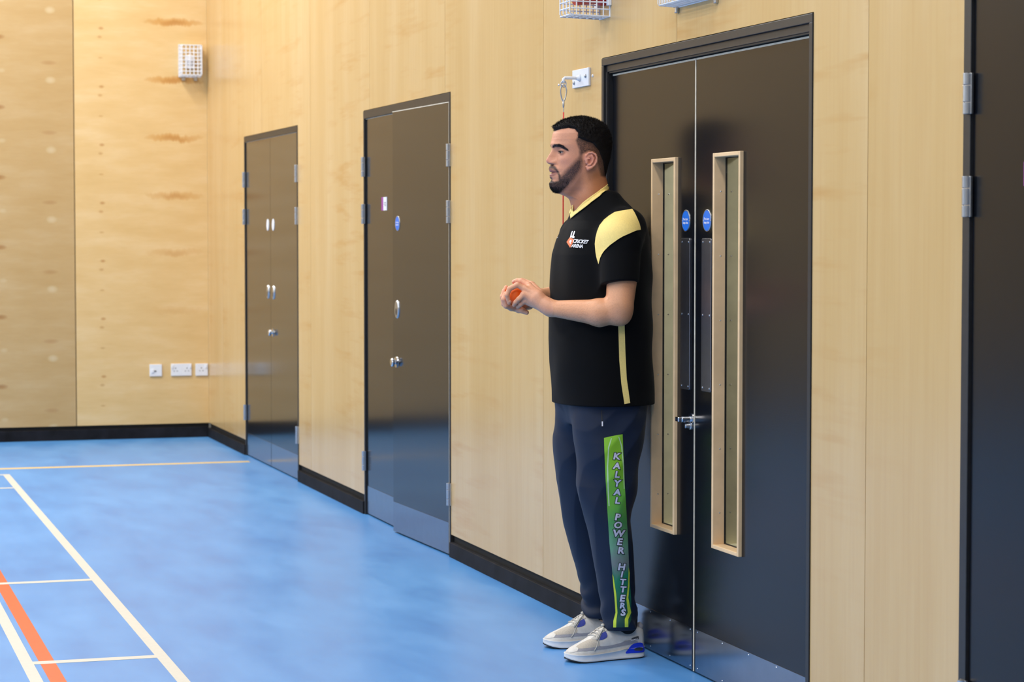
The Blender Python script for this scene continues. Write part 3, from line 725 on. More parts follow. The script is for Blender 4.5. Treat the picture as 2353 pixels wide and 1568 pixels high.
fingL = [Group(chain([(1215, 656, .044), (1199, 646, .022), (1189, 645.5, .008), (1181, 648, -.002)], [.0112, .0098, .0086, .0078]), .004),
         Group(chain([(1206, 664, .062), (1189, 655, .056), (1171, 664, .053), (1165, 678, .050), (1170, 696, .044)], [.0112, .0094, .0086, .0080, .0070]), .004),
         Group(chain([(1203, 679, .070), (1192, 688, .066), (1185, 695, .056), (1181, 701, .045)], [.0104, .0086, .0078, .0070]), .004),
         Group(chain([(1206, 691, .062), (1197, 699, .055), (1190, 705, .040)], [.0104, .0086, .0076]), .004),
         Group([Cone(P(1240, 676, .06), P(1222, 655, .010), .0160, .0120, .008), Cone(P(1222, 655, .010), P(1203, 647, -.022), .0118, .0100, .003), Cone(P(1203, 647, -.022), P(1189, 650, -.036), .0098, .0082, .003)], .008)]
RH = [Cone(WRR, P(1214, 693, -.045), .0265, .0250, .01), Cone(P(1218, 690, -.05), P(1188, 700, -.045), .0220, .0175, .01), Cone(P(1214, 699, -.03), P(1184, 705, -.018), .0200, .0155, .01), Cone(P(1196, 703, -.03), P(1176, 706, -.005), .0170, .0135, .01)]
fingR = [Group(chain([(1178, 707, .004), (1163, 702, .016), (1158, 688, .020), (1162, 675, .018)], [.0125, .0108, .0096, .0080]), .006),
         Group(chain([(1174, 706, -.012), (1159, 698, -.004), (1155.5, 682, -.002), (1159, 668, -.004)], [.0125, .0108, .0096, .0080]), .006),
         Group(chain([(1176, 703, -.030), (1162, 692, -.026), (1159, 675, -.026), (1163, 661, -.026)], [.0120, .0104, .0092, .0078]), .006),
         Group(chain([(1182, 700, -.045), (1168, 690, -.045), (1164, 675, -.045), (1168, 664, -.042)], [.0110, .0094, .0084, .0072]), .006),
         Group(chain([(1205, 703, -.018), (1192, 712, .006), (1201, 714, .020), (1210, 718.5, .026)], [.0150, .0118, .0100, .0082]), .008)]
skin_items = [Head(), neck]+ear+eyes+core+legs+arms+[Group(LH, .01), Group(RH, .01)]+fingL+fingR+[Sub(Ell(P(1182, 679, .012), (.0343, .0343, .0343), .001), .0006)]
bp, bq = sdf_mesh(skin_items, .002, (XC-.36, -.53, .0), (XC+.36, .02, 1.85))
t = NT('skin'); va = t.n('ShaderNodeVertexColor'); va.layer_name = 'Col'
nz = t.noise((300, 300, 300), 4, .6, 1.0, off=False)
cc = t.mix(t.math('MULTIPLY', t.math('SUBTRACT', nz, .40), .55), va.outputs[0], (.30, .10, .06, 1)); t.l(cc, t.b.inputs['Base Color'])
t.set(Roughness=.46); t.b.inputs['Subsurface Weight'].default_value = .06; t.b.inputs['Subsurface Radius'].default_value = (.01, .004, .002); t.b.inputs['Subsurface Scale'].default_value = .5
t.bump(nz, .12, .0012)
M['skin'] = t.m
# ---- masks in photograph coordinates, mirrored about the midline
def zc(pts, ox=1200, oy=240, s=6.533): return np.array([(a/s+ox, b/s+oy) for a, b in pts])
def poly_sd(p, poly):
    """signed distance (negative inside) of points p (N,2) to polygon"""
    n = len(poly); d = np.full(len(p), 1e9); ins = np.zeros(len(p), bool)
    for i in range(n):
        a = poly[i]; b = poly[(i+1) % n]; e = b-a; q = p-a; h = np.clip((q@e)/(e@e), 0, 1)
        d = np.minimum(d, np.sqrt(((q-h[:, None]*e)**2).sum(1)))
        c = ((a[1] <= p[:, 1]) != (b[1] <= p[:, 1])); xi = a[0]+(p[:, 1]-a[1])/(b[1]-a[1]+1e-12)*(b[0]-a[0]); ins ^= c & (p[:, 0] < xi)
    return np.where(ins, -d, d)
def soft(sd, wdt): return np.clip(.5-sd/wdt, 0, 1)
beardP = zc([(395, 1205), (430, 1150), (470, 1165), (540, 1150), (566, 1090), (600, 1055), (680, 975), (760, 895), (850, 800), (905, 850), (890, 960), (800, 1110), (740, 1180), (650, 1270), (560, 1320), (450, 1330), (400, 1260)])
chinP = zc([(390, 1190), (430, 1145), (480, 1165), (560, 1150), (640, 1110), (700, 1120), (690, 1200), (620, 1270), (560, 1320), (450, 1330), (395, 1260)])
mousP = zc([(385, 925), (412, 905), (470, 905), (510, 950), (545, 1010), (575, 1070), (580, 1140), (555, 1150), (545, 1070), (510, 1000), (460, 968), (390, 965)])
soulP = zc([(400, 1085), (440, 1090), (455, 1150), (410, 1150)])
browP = zc([(452, 622), (480, 600), (560, 594), (620, 618), (690, 682), (697, 706), (640, 680), (570, 645), (500, 640), (455, 655)])
hairP = zc([(430, 440), (470, 405), (520, 388), (590, 370), (700, 352), (790, 372), (838, 425), (838, 480), (805, 540), (825, 600), (860, 690), (885, 755), (920, 735), (1000, 700), (1080, 712), (1120, 780), (1130, 900), (1160, 1000), (1180, 1075), (1220, 1090), (1400, 1090), (1400, 60), (400, 60)])
fadeP = zc([(790, 545), (850, 520), (930, 560), (1050, 600), (1130, 700), (1190, 850), (1230, 1100), (1150, 1100), (1100, 850), (1110, 700), (1000, 690), (880, 770), (820, 640)])
sideP = zc([(850, 700), (905, 720), (900, 860), (855, 810)])
lipP = zc([(395, 975), (430, 972), (530, 1012), (535, 1040), (470, 1075), (412, 1082), (400, 1050)])
earP = zc([(920, 720), (1030, 700), (1120, 740), (1120, 880), (1000, 1000), (930, 1000)])
def mirrored(p):
    q = p.copy(); q[:, 0] = XC+np.abs(q[:, 0]-XC); return q
def masks(p):
    px = PX(mirrored(p)); z = p[:, 2]; y = p[:, 1]
    o = {}
    inhead = (z > 1.545) & (y < -.05)
    def m(poly, wdt): return soft(poly_sd(px, poly), wdt)*inhead
    o['chin'] = m(chinP, 6); o['beard'] = np.maximum(m(beardP, 11)*.80, o['chin']); o['mous'] = m(mousP, 4); o['soul'] = m(soulP, 4); o['brow'] = m(browP, 2.0)
    o['hair'] = m(hairP, 5); o['fade'] = m(fadeP, 10); o['side'] = m(sideP, 5); o['lip'] = m(lipP, 3)
    o['ear'] = m(earP, 6)*(np.abs(p[:, 0]-XC) > .0735)
    return o
hd = bp[:, 2] > 1.52
mk = masks(bp[hd])
col = np.tile(np.array(lin(224, 160, 118)[:3]), (len(bp), 1))
zz = bp[:, 2]
fc = np.array(lin(216, 150, 116)[:3]); col[hd] = fc
ii = np.where(hd)[0]
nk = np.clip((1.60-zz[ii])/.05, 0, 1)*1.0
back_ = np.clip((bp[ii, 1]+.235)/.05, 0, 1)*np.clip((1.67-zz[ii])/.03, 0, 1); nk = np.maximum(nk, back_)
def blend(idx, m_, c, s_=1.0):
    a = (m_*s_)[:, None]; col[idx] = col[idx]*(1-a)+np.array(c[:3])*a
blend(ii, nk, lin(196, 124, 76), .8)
blend(ii, mk['ear'], lin(214, 138, 118), .6)
cheek = np.exp(-((np.abs(bp[ii, 0]-XC)-.045)/.02)**2-((zz[ii]-1.69)/.02)**2); blend(ii, cheek, lin(214, 140, 116), .35)
nose = np.exp(-((bp[ii, 1]+.335)/.012)**2-((zz[ii]-1.688)/.014)**2); blend(ii, nose, lin(222, 146, 124), .6)
socket_shade = np.exp(-((np.abs(bp[ii, 0]-XC)-.032)/.016)**2-((zz[ii]-1.722)/.010)**2); blend(ii, socket_shade, lin(128, 80, 64), .5)  # shade of the deep-set eyes painted into the skin colour
blend(ii, mk['lip'], lin(138, 84, 76), .85)
rn = rng.random(len(ii)); hairc = lin(26, 20, 18)
stub = np.clip(mk['beard']*(1.0+.35*rn)+mk['chin']*.3, 0, 1); blend(ii, stub, lin(40, 29, 28), .95)
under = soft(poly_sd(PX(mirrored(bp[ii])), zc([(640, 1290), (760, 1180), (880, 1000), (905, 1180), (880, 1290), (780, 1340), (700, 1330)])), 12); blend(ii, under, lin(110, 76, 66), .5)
blend(ii, np.clip(mk['mous']*(.9+.3*rn), 0, 1), lin(44, 32, 29), .92); blend(ii, mk['soul'], lin(40, 30, 28), .85)
blend(ii, mk['brow'], lin(30, 22, 20), .95)
notear = 1-np.clip(mk['ear']*1.6, 0, 1)
hr = np.clip(mk['hair'], 0, 1)*notear*(np.ones(len(ii))); fd = mk['fade']*notear
blend(ii, hr*(1-.35*fd*rn), hairc, .97); blend(ii, mk['side']*notear, lin(60, 44, 38), .6)
# eye rims and nostrils darker
for e in EC:
    c = W(*e); q = bp[ii]-c; fr_ = (q[:, 1] < -.004) & (np.abs(q[:, 0]) < .0145)
    lash = np.exp(-((q[:, 2]-.0032)/.0017)**2)*fr_; blend(ii, lash, lin(24, 16, 14), .95)
    lash = np.exp(-((q[:, 2]+.0042)/.0014)**2)*fr_; blend(ii, lash, lin(110, 66, 56), .6)
# hand nails / knuckle warmth
hands = (bp[:, 1] < -.36) & (zz > 1.15) & (zz < 1.32); col[hands] = np.array(lin(228, 164, 128)[:3])
body = mesh_from(bp, bq, 'body', M['skin'], person)
at = body.data.color_attributes.new('Col', 'FLOAT_COLOR', 'POINT')
at.data.foreach_set('color', np.concatenate([col, np.ones((len(col), 1))], 1).astype(np.float32).ravel())
body_bvh = bvh_of(bp, bq)
# eyes
M['eye_white'] = mat('eye_white', (140, 120, 110), .4, var=.03); M['iris'] = mat('dark_iris', (30, 18, 14), .12, var=.1)
for e in EC:
    sgn = math.copysign(1, e[0])
    eb = obj('eyeball', lathe(B(), W(*e)+np.array([0, .0122, 0]), (0, -1, 0), [(.0122*math.sin(a), .0122-.0122*math.cos(a)) for a in np.linspace(0, PI, 20)], 28), M['eye_white'], body, smooth=True)
    d = Vector((-.10*sgn*0, -1, -.05)).normalized(); c = Vector(W(*e))
    obj('iris', lathe(B(), c+d*.0106, d, [(.0068, -.0008), (.0062, .0008), (.0035, .0018), (.001, .0021)], 24), M['iris'], eb, smooth=True)

M['lash'] = mat('lashes', (16, 12, 11), .6)
for e in EC:
    sgn = math.copysign(1, e[0]); pts = []
    for q in range(9):
        a = -1+q/4; u = e[0]+sgn*(.001+.0125*a); zz_ = 1.7162+.0036*(1-a*a)+(-.0006 if a > .6 else 0)
        h = body_bvh.ray_cast(Vector(W(u, -.36, zz_+.0005)), Vector((0, 1, 0))); pts.append(h[0]+Vector((0, -.0004, 0)))
    obj('upper_lashes', tube(B(), pts, [.0005, .0009, .0011, .0012, .0012, .0012, .0012, .0010, .0005], 6), M['lash'], body, smooth=True)

# ---- decals: flat print and sewn panels laid on a surface
def drape(name, V2, F2, bvhs, off, m, parent, thick=.0, label=None, maxd=None, smooth=True):
    co = []; ok = []
    C_ = Vector(CAM)
    for (px, py) in V2:
        d = Vector(ray(px, py)).normalized(); best = None
        for bv in bvhs:
            h = bv.ray_cast(C_, d)
            if h[0] is not None and (best is None or h[3] < best[3]): best = h
        if best is None or best[3] > 12: co.append(None); continue
        nrm = best[1]; nrm = nrm if nrm.dot(d) < 0 else -nrm
        co.append(best[0]+(-d*.7+nrm*.3)*off)
    bm = B(); vs = [bm.verts.new(c) if c is not None else None for c in co]
    for f in F2:
        q = [vs[i] for i in f]
        if any(v is None for v in q): continue
        dd = [(v.co-C_).length for v in q]
        if max(dd)-min(dd) > .05: continue
        try: bm.faces.new(q)
        except ValueError: pass
    for v in [v for v in bm.verts if not v.link_faces]: bm.verts.remove(v)
    bmesh.ops.recalc_face_normals(bm, faces=bm.faces)
    bm.normal_update()
    if len(bm.faces) and sum((f.normal.dot(Vector(ray(1400, 700))) for f in bm.faces)) > 0: bmesh.ops.reverse_faces(bm, faces=bm.faces)
    o = obj(name, bm, m, parent, smooth=smooth, label=label)
    if thick:
        s = o.modifiers.new('thickness', 'SOLIDIFY'); s.thickness = thick; s.offset = 1
    return o
def fill_poly(poly, step=4.0):
    poly = [Vector(p) for p in poly]; b = []
    for i, p in enumerate(poly):
        q = poly[(i+1) % len(poly)]; n = max(1, int((q-p).length/step))
        for k in range(n): b.append(p+(q-p)*k/n)
    arr = np.array([(p.x, p.y) for p in b]); lo = arr.min(0); hi = arr.max(0)
    gx, gy = np.meshgrid(np.arange(lo[0], hi[0], step), np.arange(lo[1], hi[1], step)); g = np.stack([gx.ravel(), gy.ravel()], 1)
    g = g[poly_sd(g, arr) < -step*.45]
    V = b+[Vector(p) for p in g.tolist()]
    r = delaunay_2d_cdt(V, [], [list(range(len(b)))], 1, 1e-4)
    return [(v.x, v.y) for v in r[0]], r[2]
def smooth_poly(pts, n=6, closed=True):
    """Catmull-Rom through the points"""
    p = np.array(pts, float); N = len(p); out = []
    for i in range(N):
        a, b, c, d = p[(i-1) % N], p[i], p[(i+1) % N], p[(i+2) % N]
        for k in range(n):
            t_ = k/n; out.append(.5*((2*b)+(-a+c)*t_+(2*a-5*b+4*c-d)*t_**2+(-a+3*b-3*c+d)*t_**3))
    return out
def decal(name, poly, bvhs, off, m, parent, step=4.0, smoothed=False, **kw):
    if smoothed: poly = smooth_poly(poly)
    V, F = fill_poly(poly, step); return drape(name, V, F, bvhs, off, m, parent, **kw)
def text_decal(name, s, cx, cy, sx, sy, rot, bvhs, off, m, parent, bold=0, shear=0, space=1.0, shx=0.0, shy=0.0):
    me = text_mesh(s, 1.0, bold, shear, space); V = []; c, sn = math.cos(rot), math.sin(rot)
    bm = B(); bm.from_mesh(me); bmesh.ops.subdivide_edges(bm, edges=[e for e in bm.edges if e.calc_length() > .35], cuts=1)
    bmesh.ops.triangulate(bm, faces=bm.faces); bm.verts.index_update()
    for v in bm.verts:
        x, y = v.co.x*sx, -v.co.y*sy; y += shy*x; V.append((cx+x*c-y*sn, cy+x*sn+y*c))
    F = [[v.index for v in f.verts] for f in bm.faces]; bm.free()
    return drape(name, V, F, bvhs, off, m, parent, smooth=False)

# ---- shirt
def shirt_bump(Q):
    x, y, z = Q[..., 0]-XC, Q[..., 1], Q[..., 2]
    lowr = np.clip((1.35-z)/.3, 0, 1)
    return .0036*np.sin(9*x+16*z+4*np.sin(5*z+6*y))*lowr+.0018*np.sin(40*(x*.7-z*.35)+3*np.sin(9*y+7*z))*.9+.002*np.sin(22*y+10*z+2*np.sin(14*x))
torso = Col([(.80, XC, -.138, .212, .163), (.862, XC, -.138, .212, .163), (.93, XC, -.141, .213, .166), (1.0, XC, -.144, .214, .168), (1.08, XC, -.145, .214, .169), (1.15, XC, -.144, .212, .168), (1.22, XC, -.142, .208, .166), (1.30, XC, -.140, .206, .163), (1.37, XC, -.139, .204, .158), (1.42, XC, -.135, .196, .149), (1.455, XC, -.131, .180, .138), (1.485, XC, -.127, .155, .124), (1.51, XC, -.134, .137, .107), (1.535, XC, -.138, .114, .092), (1.56, XC, -.140, .096, .068), (1.585, XC, -.136, .080, .044)], .02, 2.3, .012, shirt_bump)
SLL, SLR = P(1424, 664, .240), W(-.232, -.135, 1.25)
shirt_items = [torso, Cone(W(.050, -.130, 1.535), W(.176, -.118, 1.455), .036, .058, .03), Cone(W(-.050, -.130, 1.535), W(-.176, -.118, 1.455), .036, .058, .03)]
shL = P(1426, 545, .205)
slv = []
for side in (1, -1):
    a = shL if side > 0 else W(-.205, shL[1], shL[2]); b = SLL if side > 0 else SLR
    g = Group([Cone(W(side*.182, -.114, 1.462), a, .062, .073, .02), Cone(a, b+(b-a)*.35, .0700, .0605, .02), Cut(b+np.array([0, 0, .019]), (b-a)+np.array([side*.0, .018, 0]), .003)], .034)
    slv.append(g)
cutdir = SLL-shL
shirt_items += slv
shirt_items += [Sub(Group([Cone(W(0, -.180, 1.56), W(0, -.165, 1.75), .0605, .085, .02), Cone(W(0, -.205, 1.545), W(0, -.27, 1.600), .042, .060, .02), Cone(W(0, -.247, 1.512), W(0, -.33, 1.60), .010, .06, .01)], .0), .003),
                Cut((XC, -.14, .862), (0, 0, -1), .003)]
shirt_items = [i for i in shirt_items]
sp_, sq_ = sdf_mesh(shirt_items, .003, (XC-.34, -.36, .84), (XC+.34, .04, 1.64))
t = NT('black_jersey'); nz = t.noise((900, 900, 900), 2, .6, 1.0, off=False); t.b.inputs['Base Color'].default_value = lin(7, 7, 9); t.set(Roughness=.8); t.b.inputs['Sheen Weight'].default_value = .02
t.b.inputs['Specular IOR Level'].default_value = .12; t.bump(nz, .25, .0006); M['jersey'] = t.m
shirt = mesh_from(sp_, sq_, 'shirt', M['jersey'], person)
shirt_bvh = bvh_of(sp_, sq_)
M['gold'] = mat('gold_fabric', (250, 220, 132), .7, var=.05, sc=200)
def z7(pts): return [(a/7.127+1280, b/7.127+420) for a, b in pts]
decal('shoulder_panel', z7([(945, 485), (1020, 468), (1100, 455), (1230, 432), (1270, 495), (1310, 580), (1345, 665), (1360, 720), (1368, 772), (1300, 785), (1240, 808), (1180, 835), (1080, 880), (1010, 920), (940, 970), (875, 1018), (820, 1070), (775, 1118), (740, 1170), (710, 1235), (684, 1335), (665, 1280), (645, 1210), (632, 1130), (622, 1000), (635, 900), (660, 800), (700, 700), (770, 610), (850, 545)]), [shirt_bvh], .0042, M['gold'], shirt, 2.5, label='gold shoulder panel')
decal('side_stripe', [(1420.4, 745), (1435, 745), (1437, 811), (1440, 871), (1447.9, 926.5), (1434.6, 929), (1427.5, 882), (1422.9, 829)], [shirt_bvh], .0025, M['gold'], shirt, 4, label='gold side stripe')
both = [shirt_bvh, body_bvh]
def z14(pts): return [(a/14.25+1255, b/14.25+410) for a, b in pts]
decal('collar', z14([(2140, 265), (2105, 325), (1980, 405), (1850, 490), (1760, 590), (1500, 780), (1350, 905), (1200, 1020), (1000, 1170), (815, 1325), (798, 1205), (840, 1090), (860, 980), (868, 870), (885, 862), (897, 980), (908, 1085), (1000, 1010), (1200, 790), (1350, 670), (1500, 560), (1650, 455), (1800, 340), (1920, 255), (1990, 190), (2005, 140), (2070, 135), (2105, 190)]), both, .006, M['gold'], shirt, 2.5, label='gold v-neck collar', thick=.001)
M['logo_white'] = mat('logo_white', (236, 234, 240), .6, var=.02); M['logo_orange'] = mat('logo_orange', (232, 120, 70), .6, var=.05)
lg = decal('logo', z7([(158, 972), (210, 895), (288, 935), (217, 1068)]), [shirt_bvh], .0025, M['logo_orange'], shirt, 1.5, label='orange diamond logo')
for pl in ([(205, 955), (235, 935), (245, 960), (225, 985), (230, 1010), (215, 1000), (208, 975)], [(215, 900), (235, 825), (250, 795), (262, 795), (250, 840), (235, 905)], [(245, 905), (268, 830), (285, 792), (300, 800), (285, 850), (262, 910)], [(228, 890), (250, 870), (290, 880), (285, 915), (262, 905)]):
    decal('emblem', z7(pl), [shirt_bvh], .0034, M['logo_white'], lg, 1.5)
text_decal('lettering', 'CRICKET', 1280+384/7.127, 420+966/7.127, 9.2, 11.5, .075, [shirt_bvh], .0034, M['logo_white'], lg, .03, .25, .92)
text_decal('lettering', 'ARENA', 1280+330/7.127, 420+1040/7.127, 8.6, 11.0, .075, [shirt_bvh], .0034, M['logo_white'], lg, .03, .25, .92)
def mirror_part(src, keep=None):
    me = src.data.copy(); co = np.zeros(len(me.vertices)*3, np.float32); me.vertices.foreach_get('co', co); co = co.reshape(-1, 3); co[:, 0] *= -1
    me.vertices.foreach_set('co', co.ravel()); me.flip_normals(); me.update()
    o = src.copy(); o.data = me; C.objects.link(o); return o
mirror_part(bpy.data.objects['side_stripe']); _c = mirror_part(bpy.data.objects['collar'])
bm = B(); bm.from_mesh(_c.data); bmesh.ops.delete(bm, geom=[v for v in bm.verts if v.co.x > -.022], context='VERTS'); bm.to_mesh(_c.data); bm.free()
decal('emblem', z7([(-32, 905), (-25, 915), (-8, 905), (20, 892), (-2, 918), (-22, 928)]), [shirt_bvh], .003, M['logo_white'], shirt, 1.2)

# ---- trousers
def tb(sgn):
    def f(Q):
        x, y, z = Q[..., 0]-XC-sgn*.11, Q[..., 1], Q[..., 2]
        low = np.clip((.26-z)/.12, 0, 1)
        up_ = np.clip((z-.25)/.2, 0, 1)
        return .0065*np.sin(95*z+10*y+3*np.sin(30*x+9*z)+sgn)*low*(.75+.35*np.sin(21*y+sgn*2))+.0050*np.sin(15*z+30*(y+.14)+2*np.sin(9*z+sgn)+12*x)*up_+.0036*np.abs(np.sin(20*z-34*y+3*np.sin(13*x+6*z)))*up_
    return f
tr = []
for sgn in (1, -1):
    sh_ = lambda z: (.020*max(0, min(1, (.42-z)/.25)) if sgn < 0 else 0)
    c = lambda z, cx, f_, b_, a: (z, XC+sgn*cx, (f_+b_)/2+sh_(z), a, math.sqrt(max(((b_-f_)/2)**2-(.35*a)**2, .03**2)))
    tr.append(Col([c(.100, .127, -.177, -.056, .052), c(.125, .127, -.180, -.054, .056), (lambda q: q)(c(.16, .127, -.184, -.058, .058)), c(.20, .126, -.187, -.061, .060), c(.29, .124, -.203, -.063, .068), c(.37, .122, -.222, -.066, .075), c(.47, .119, -.243, -.070, .082), c(.59, .115, -.268, -.050, .093), c(.66, .110, -.274, -.038, .100), c(.74, .104, -.279, -.026, .106), (.82, XC+sgn*.098, -.146, .104, .128), (.90, XC+sgn*.092, -.144, .098, .128), (.94, XC+sgn*.09, -.144, .09, .12)], .018, 2.1, .008, tb(sgn)))
tr.append(Col([(.79, XC, -.142, .13, .115), (.86, XC, -.143, .185, .132), (.95, XC, -.143, .185, .13)], .03, 2.3, .01))
tp, tq = sdf_mesh(tr, .003, (XC-.26, -.33, .08), (XC+.27, .02, .97))
t = NT('navy_polyester'); nz = t.noise((700, 700, 700), 2, .6, 1.0, off=False); t.b.inputs['Base Color'].default_value = lin(20, 32, 54); t.set(Roughness=.6); t.b.inputs['Sheen Weight'].default_value = .03; t.b.inputs['Specular IOR Level'].default_value = .25
t.bump(nz, .2, .0006); M['navy'] = t.m
trousers = mesh_from(tp, tq, 'trousers', M['navy'], person)
tro_bvh = bvh_of(tp, tq)
# printed side panel
t = NT('green_print'); tc = t.n('ShaderNodeTexCoord'); sx_ = t.n('ShaderNodeSeparateXYZ'); t.l(tc.outputs['Object'], sx_.inputs[0])
nz = t.noise((3, 30, 9), 4, .6, 1.0, off=False)
mr = t.n('ShaderNodeMapRange'); mr.inputs[1].default_value = .10; mr.inputs[2].default_value = .76
t.l(t.math('ADD', sx_.outputs[2], t.math('MULTIPLY', t.math('SUBTRACT', nz, .5), .10)), mr.inputs[0])
t.l(t.ramp(mr.outputs[0], [(0, lin(28, 60, 52)), (.14, lin(20, 92, 70)), (.28, lin(26, 128, 92)), (.36, lin(120, 128, 128)), (.44, lin(110, 158, 130)), (.56, lin(72, 150, 84)), (.66, lin(104, 178, 62)), (.85, lin(128, 190, 44)), (1, lin(138, 196, 52))]), t.b.inputs['Base Color'])
t.set(Roughness=.55); M['green'] = t.m
def z3(pts): return [(a/3.27+1370, b/3.27+980) for a, b in pts]
gp = decal('side_panel', z3([(58, 88), (100, 78), (150, 68), (198, 60), (203, 200), (212, 400), (225, 620), (237, 840), (244, 1020), (250, 1160), (262, 1300), (262, 1400), (262, 1455), (240, 1512), (130, 1512), (128, 1460), (150, 1420), (145, 1330), (128, 1180), (118, 1060), (100, 880), (84, 640), (70, 380), (62, 200)]), [tro_bvh], .0022, M['green'], trousers, 4, label='green printed side panel')
M['yellow'] = mat('yellow_print', (206, 222, 62), .6, var=.06)
M['pale_print'] = mat('pale_print', (186, 220, 170), .6, var=.06)
for pl in ([(122, 1110), (130, 1130), (150, 1260), (160, 1400), (152, 1455), (150, 1512), (128, 1512), (130, 1462), (145, 1400), (138, 1290), (128, 1190)], [(243, 1060), (250, 1100), (248, 1200), (240, 1290), (262, 1400), (240, 1450), (240, 1510), (214, 1510), (214, 1450), (236, 1400), (226, 1300), (238, 1190)]):
    decal('print_stripe', z3(pl), [tro_bvh], .0030, M['yellow'], gp, 3)
for pl in ([(110, 92), (118, 90), (98, 160), (90, 300), (95, 470), (100, 600), (92, 600), (84, 470), (80, 300), (88, 160)], [(165, 80), (172, 80), (195, 150), (208, 300), (212, 470), (206, 470), (200, 300), (186, 150)]):
    decal('print_stripe', z3(pl), [tro_bvh], .0030, M['pale_print'], gp, 3)
M['letter'] = mat('lilac_letter', (206, 208, 228), .6, var=.05); M['letter_edge'] = mat('black_letter_edge', (10, 12, 14), .6, var=.02)
for ch, x, y, s_ in [('K', 150, 228, 21), ('A', 152, 300, 20), ('L', 155, 365, 20), ('Y', 154, 430, 21), ('A', 156, 497, 20), ('L', 157, 560, 20), ('P', 157, 685, 21), ('O', 160, 745, 20), ('W', 165, 808, 22), ('E', 173, 870, 21), ('R', 182, 935, 21), ('H', 188, 1060, 21), ('I', 190, 1115, 19), ('T', 196, 1172, 19), ('T', 198, 1228, 19), ('E', 193, 1295, 21), ('R', 194, 1350, 18), ('S', 200, 1402, 21)]:
    cx, cy = x/3.27+1370, y/3.27+980
    text_decal('letter_outline', ch, cx, cy, s_*1.10, s_*.98, .05, [tro_bvh], .0034, M['letter_edge'], gp, .10, .12)
    text_decal('letter', ch, cx, cy, s_*1.10, s_*.98, .05, [tro_bvh], .0044, M['letter'], gp, .045, .12)
decal('zip_pull', [(1382.5, 969), (1385.5, 969), (1385.5, 980), (1382.5, 980)], [tro_bvh], .003, M['logo_white'], trousers, 2)
decal('pocket_seam', [(1381, 944), (1383, 944), (1384.5, 969), (1382.5, 969)], [tro_bvh], .002, M['black_print'], trousers, 3)

# ---- hair: shell and short strands
hc = np.array([XC, -.212, 1.705]); nu, nv = 260, 200
th = np.linspace(-PI, PI, nu, endpoint=False); ph = np.linspace(-.75, PI/2-.02, nv)
TH, PH_ = np.meshgrid(th, ph, indexing='ij'); D = np.stack([np.cos(PH_)*np.sin(TH), np.cos(PH_)*np.cos(TH), np.sin(PH_)], -1).reshape(-1, 3)
head_sel = np.where(bp[:, 2] > 1.55)[0]
base = np.zeros((len(D), 3)); cHc = Vector(hc)
for i, d in enumerate(D.tolist()):
    # cast from outside inwards so that ears do not confuse the shell
    h = body_bvh.ray_cast(cHc+Vector(d)*.25, -Vector(d)); base[i] = h[0] if h[0] is not None else cHc
mh = masks(base); earfree = 1-np.clip(soft(poly_sd(PX(mirrored(base)), earP), 3)*(np.abs(base[:, 0]-XC) > .069), 0, 1)
fade = mh['fade']; full = mh['hair']*earfree*(1-np.clip(fade*1.5, 0, 1))
px_ = PX(mirrored(base))
zrel = np.clip((base[:, 2]-1.725)/.07, 0, 1)
thick = .0030+.0062*zrel**1.2
thick *= np.clip(1-fade*.9, 0, 1)
nzv = np.array([mnoise.fractal(Vector(p)*95, 1.0, 2.0, 3) for p in base.tolist()])
nz2 = np.array([mnoise.noise(Vector(p)*38) for p in base.tolist()])
edge = np.clip((full-.35)*1.6, 0, 1)
T_ = thick*edge+(nzv*.0020+nz2*.0015)*edge*(.3+.7*zrel)-(1-edge)*.004
front_over = np.exp(-((base[:, 1]+.315)/.014)**2-((base[:, 2]-1.792)/.014)**2)*edge*.006
hp = base+D*(T_+front_over)[:, None]
hq = []
for i in range(nu):
    for j in range(nv-1):
        a = i*nv+j; b = ((i+1) % nu)*nv+j
        if max(full[a], full[b], full[a+1], full[b+1]) > .02: hq.append((a, b, b+1, a+1))
topi = [i*nv+nv-1 for i in range(nu)]
off = np.array(woff(person)); me = bpy.data.meshes.new('hair'); me.from_pydata((hp-off).tolist(), [], hq+[topi[::-1]]); me.polygons.foreach_set('use_smooth', [True]*len(me.polygons))
t = NT('black_hair'); t.b.inputs['Base Color'].default_value = lin(20, 15, 13); t.set(Roughness=.6); t.b.inputs['Specular IOR Level'].default_value = .22
nz = t.noise((500, 500, 160), 3, .6, 1.0, off=False); t.bump(nz, .6, .0015); M['hair'] = t.m
hair = link('hair', me, M['hair'], person)
def strands(name, pts, dirs, lens, r, m, parent):
    N = len(pts); a = np.cross(dirs, np.array([.3, .5, .81])); a /= np.linalg.norm(a, axis=1)[:, None]; b = np.cross(dirs, a)
    bend = np.array([0, -.15, -.30])
    mid = pts+dirs*(lens*.55)[:, None]; tip = pts+(dirs+bend*.7)*lens[:, None]
    V = np.concatenate([pts+a*r, pts-a*r*.5+b*r*.87, pts-a*r*.5-b*r*.87, mid+a*r*.7, mid-a*r*.35+b*r*.6, mid-a*r*.35-b*r*.6, tip]); V -= np.array(woff(parent))
    i = np.arange(N); F = []
    for u, v in ((0, 1), (1, 2), (2, 0)):
        F += np.stack([i+u*N, i+v*N, i+(v+3)*N, i+(u+3)*N], 1).tolist(); F += np.stack([i+(u+3)*N, i+(v+3)*N, i+6*N], 1).tolist()
    me = bpy.data.meshes.new(name); me.from_pydata(V.tolist(), [], F); o = link(name, me, m, parent); o['kind'] = 'stuff'; return o
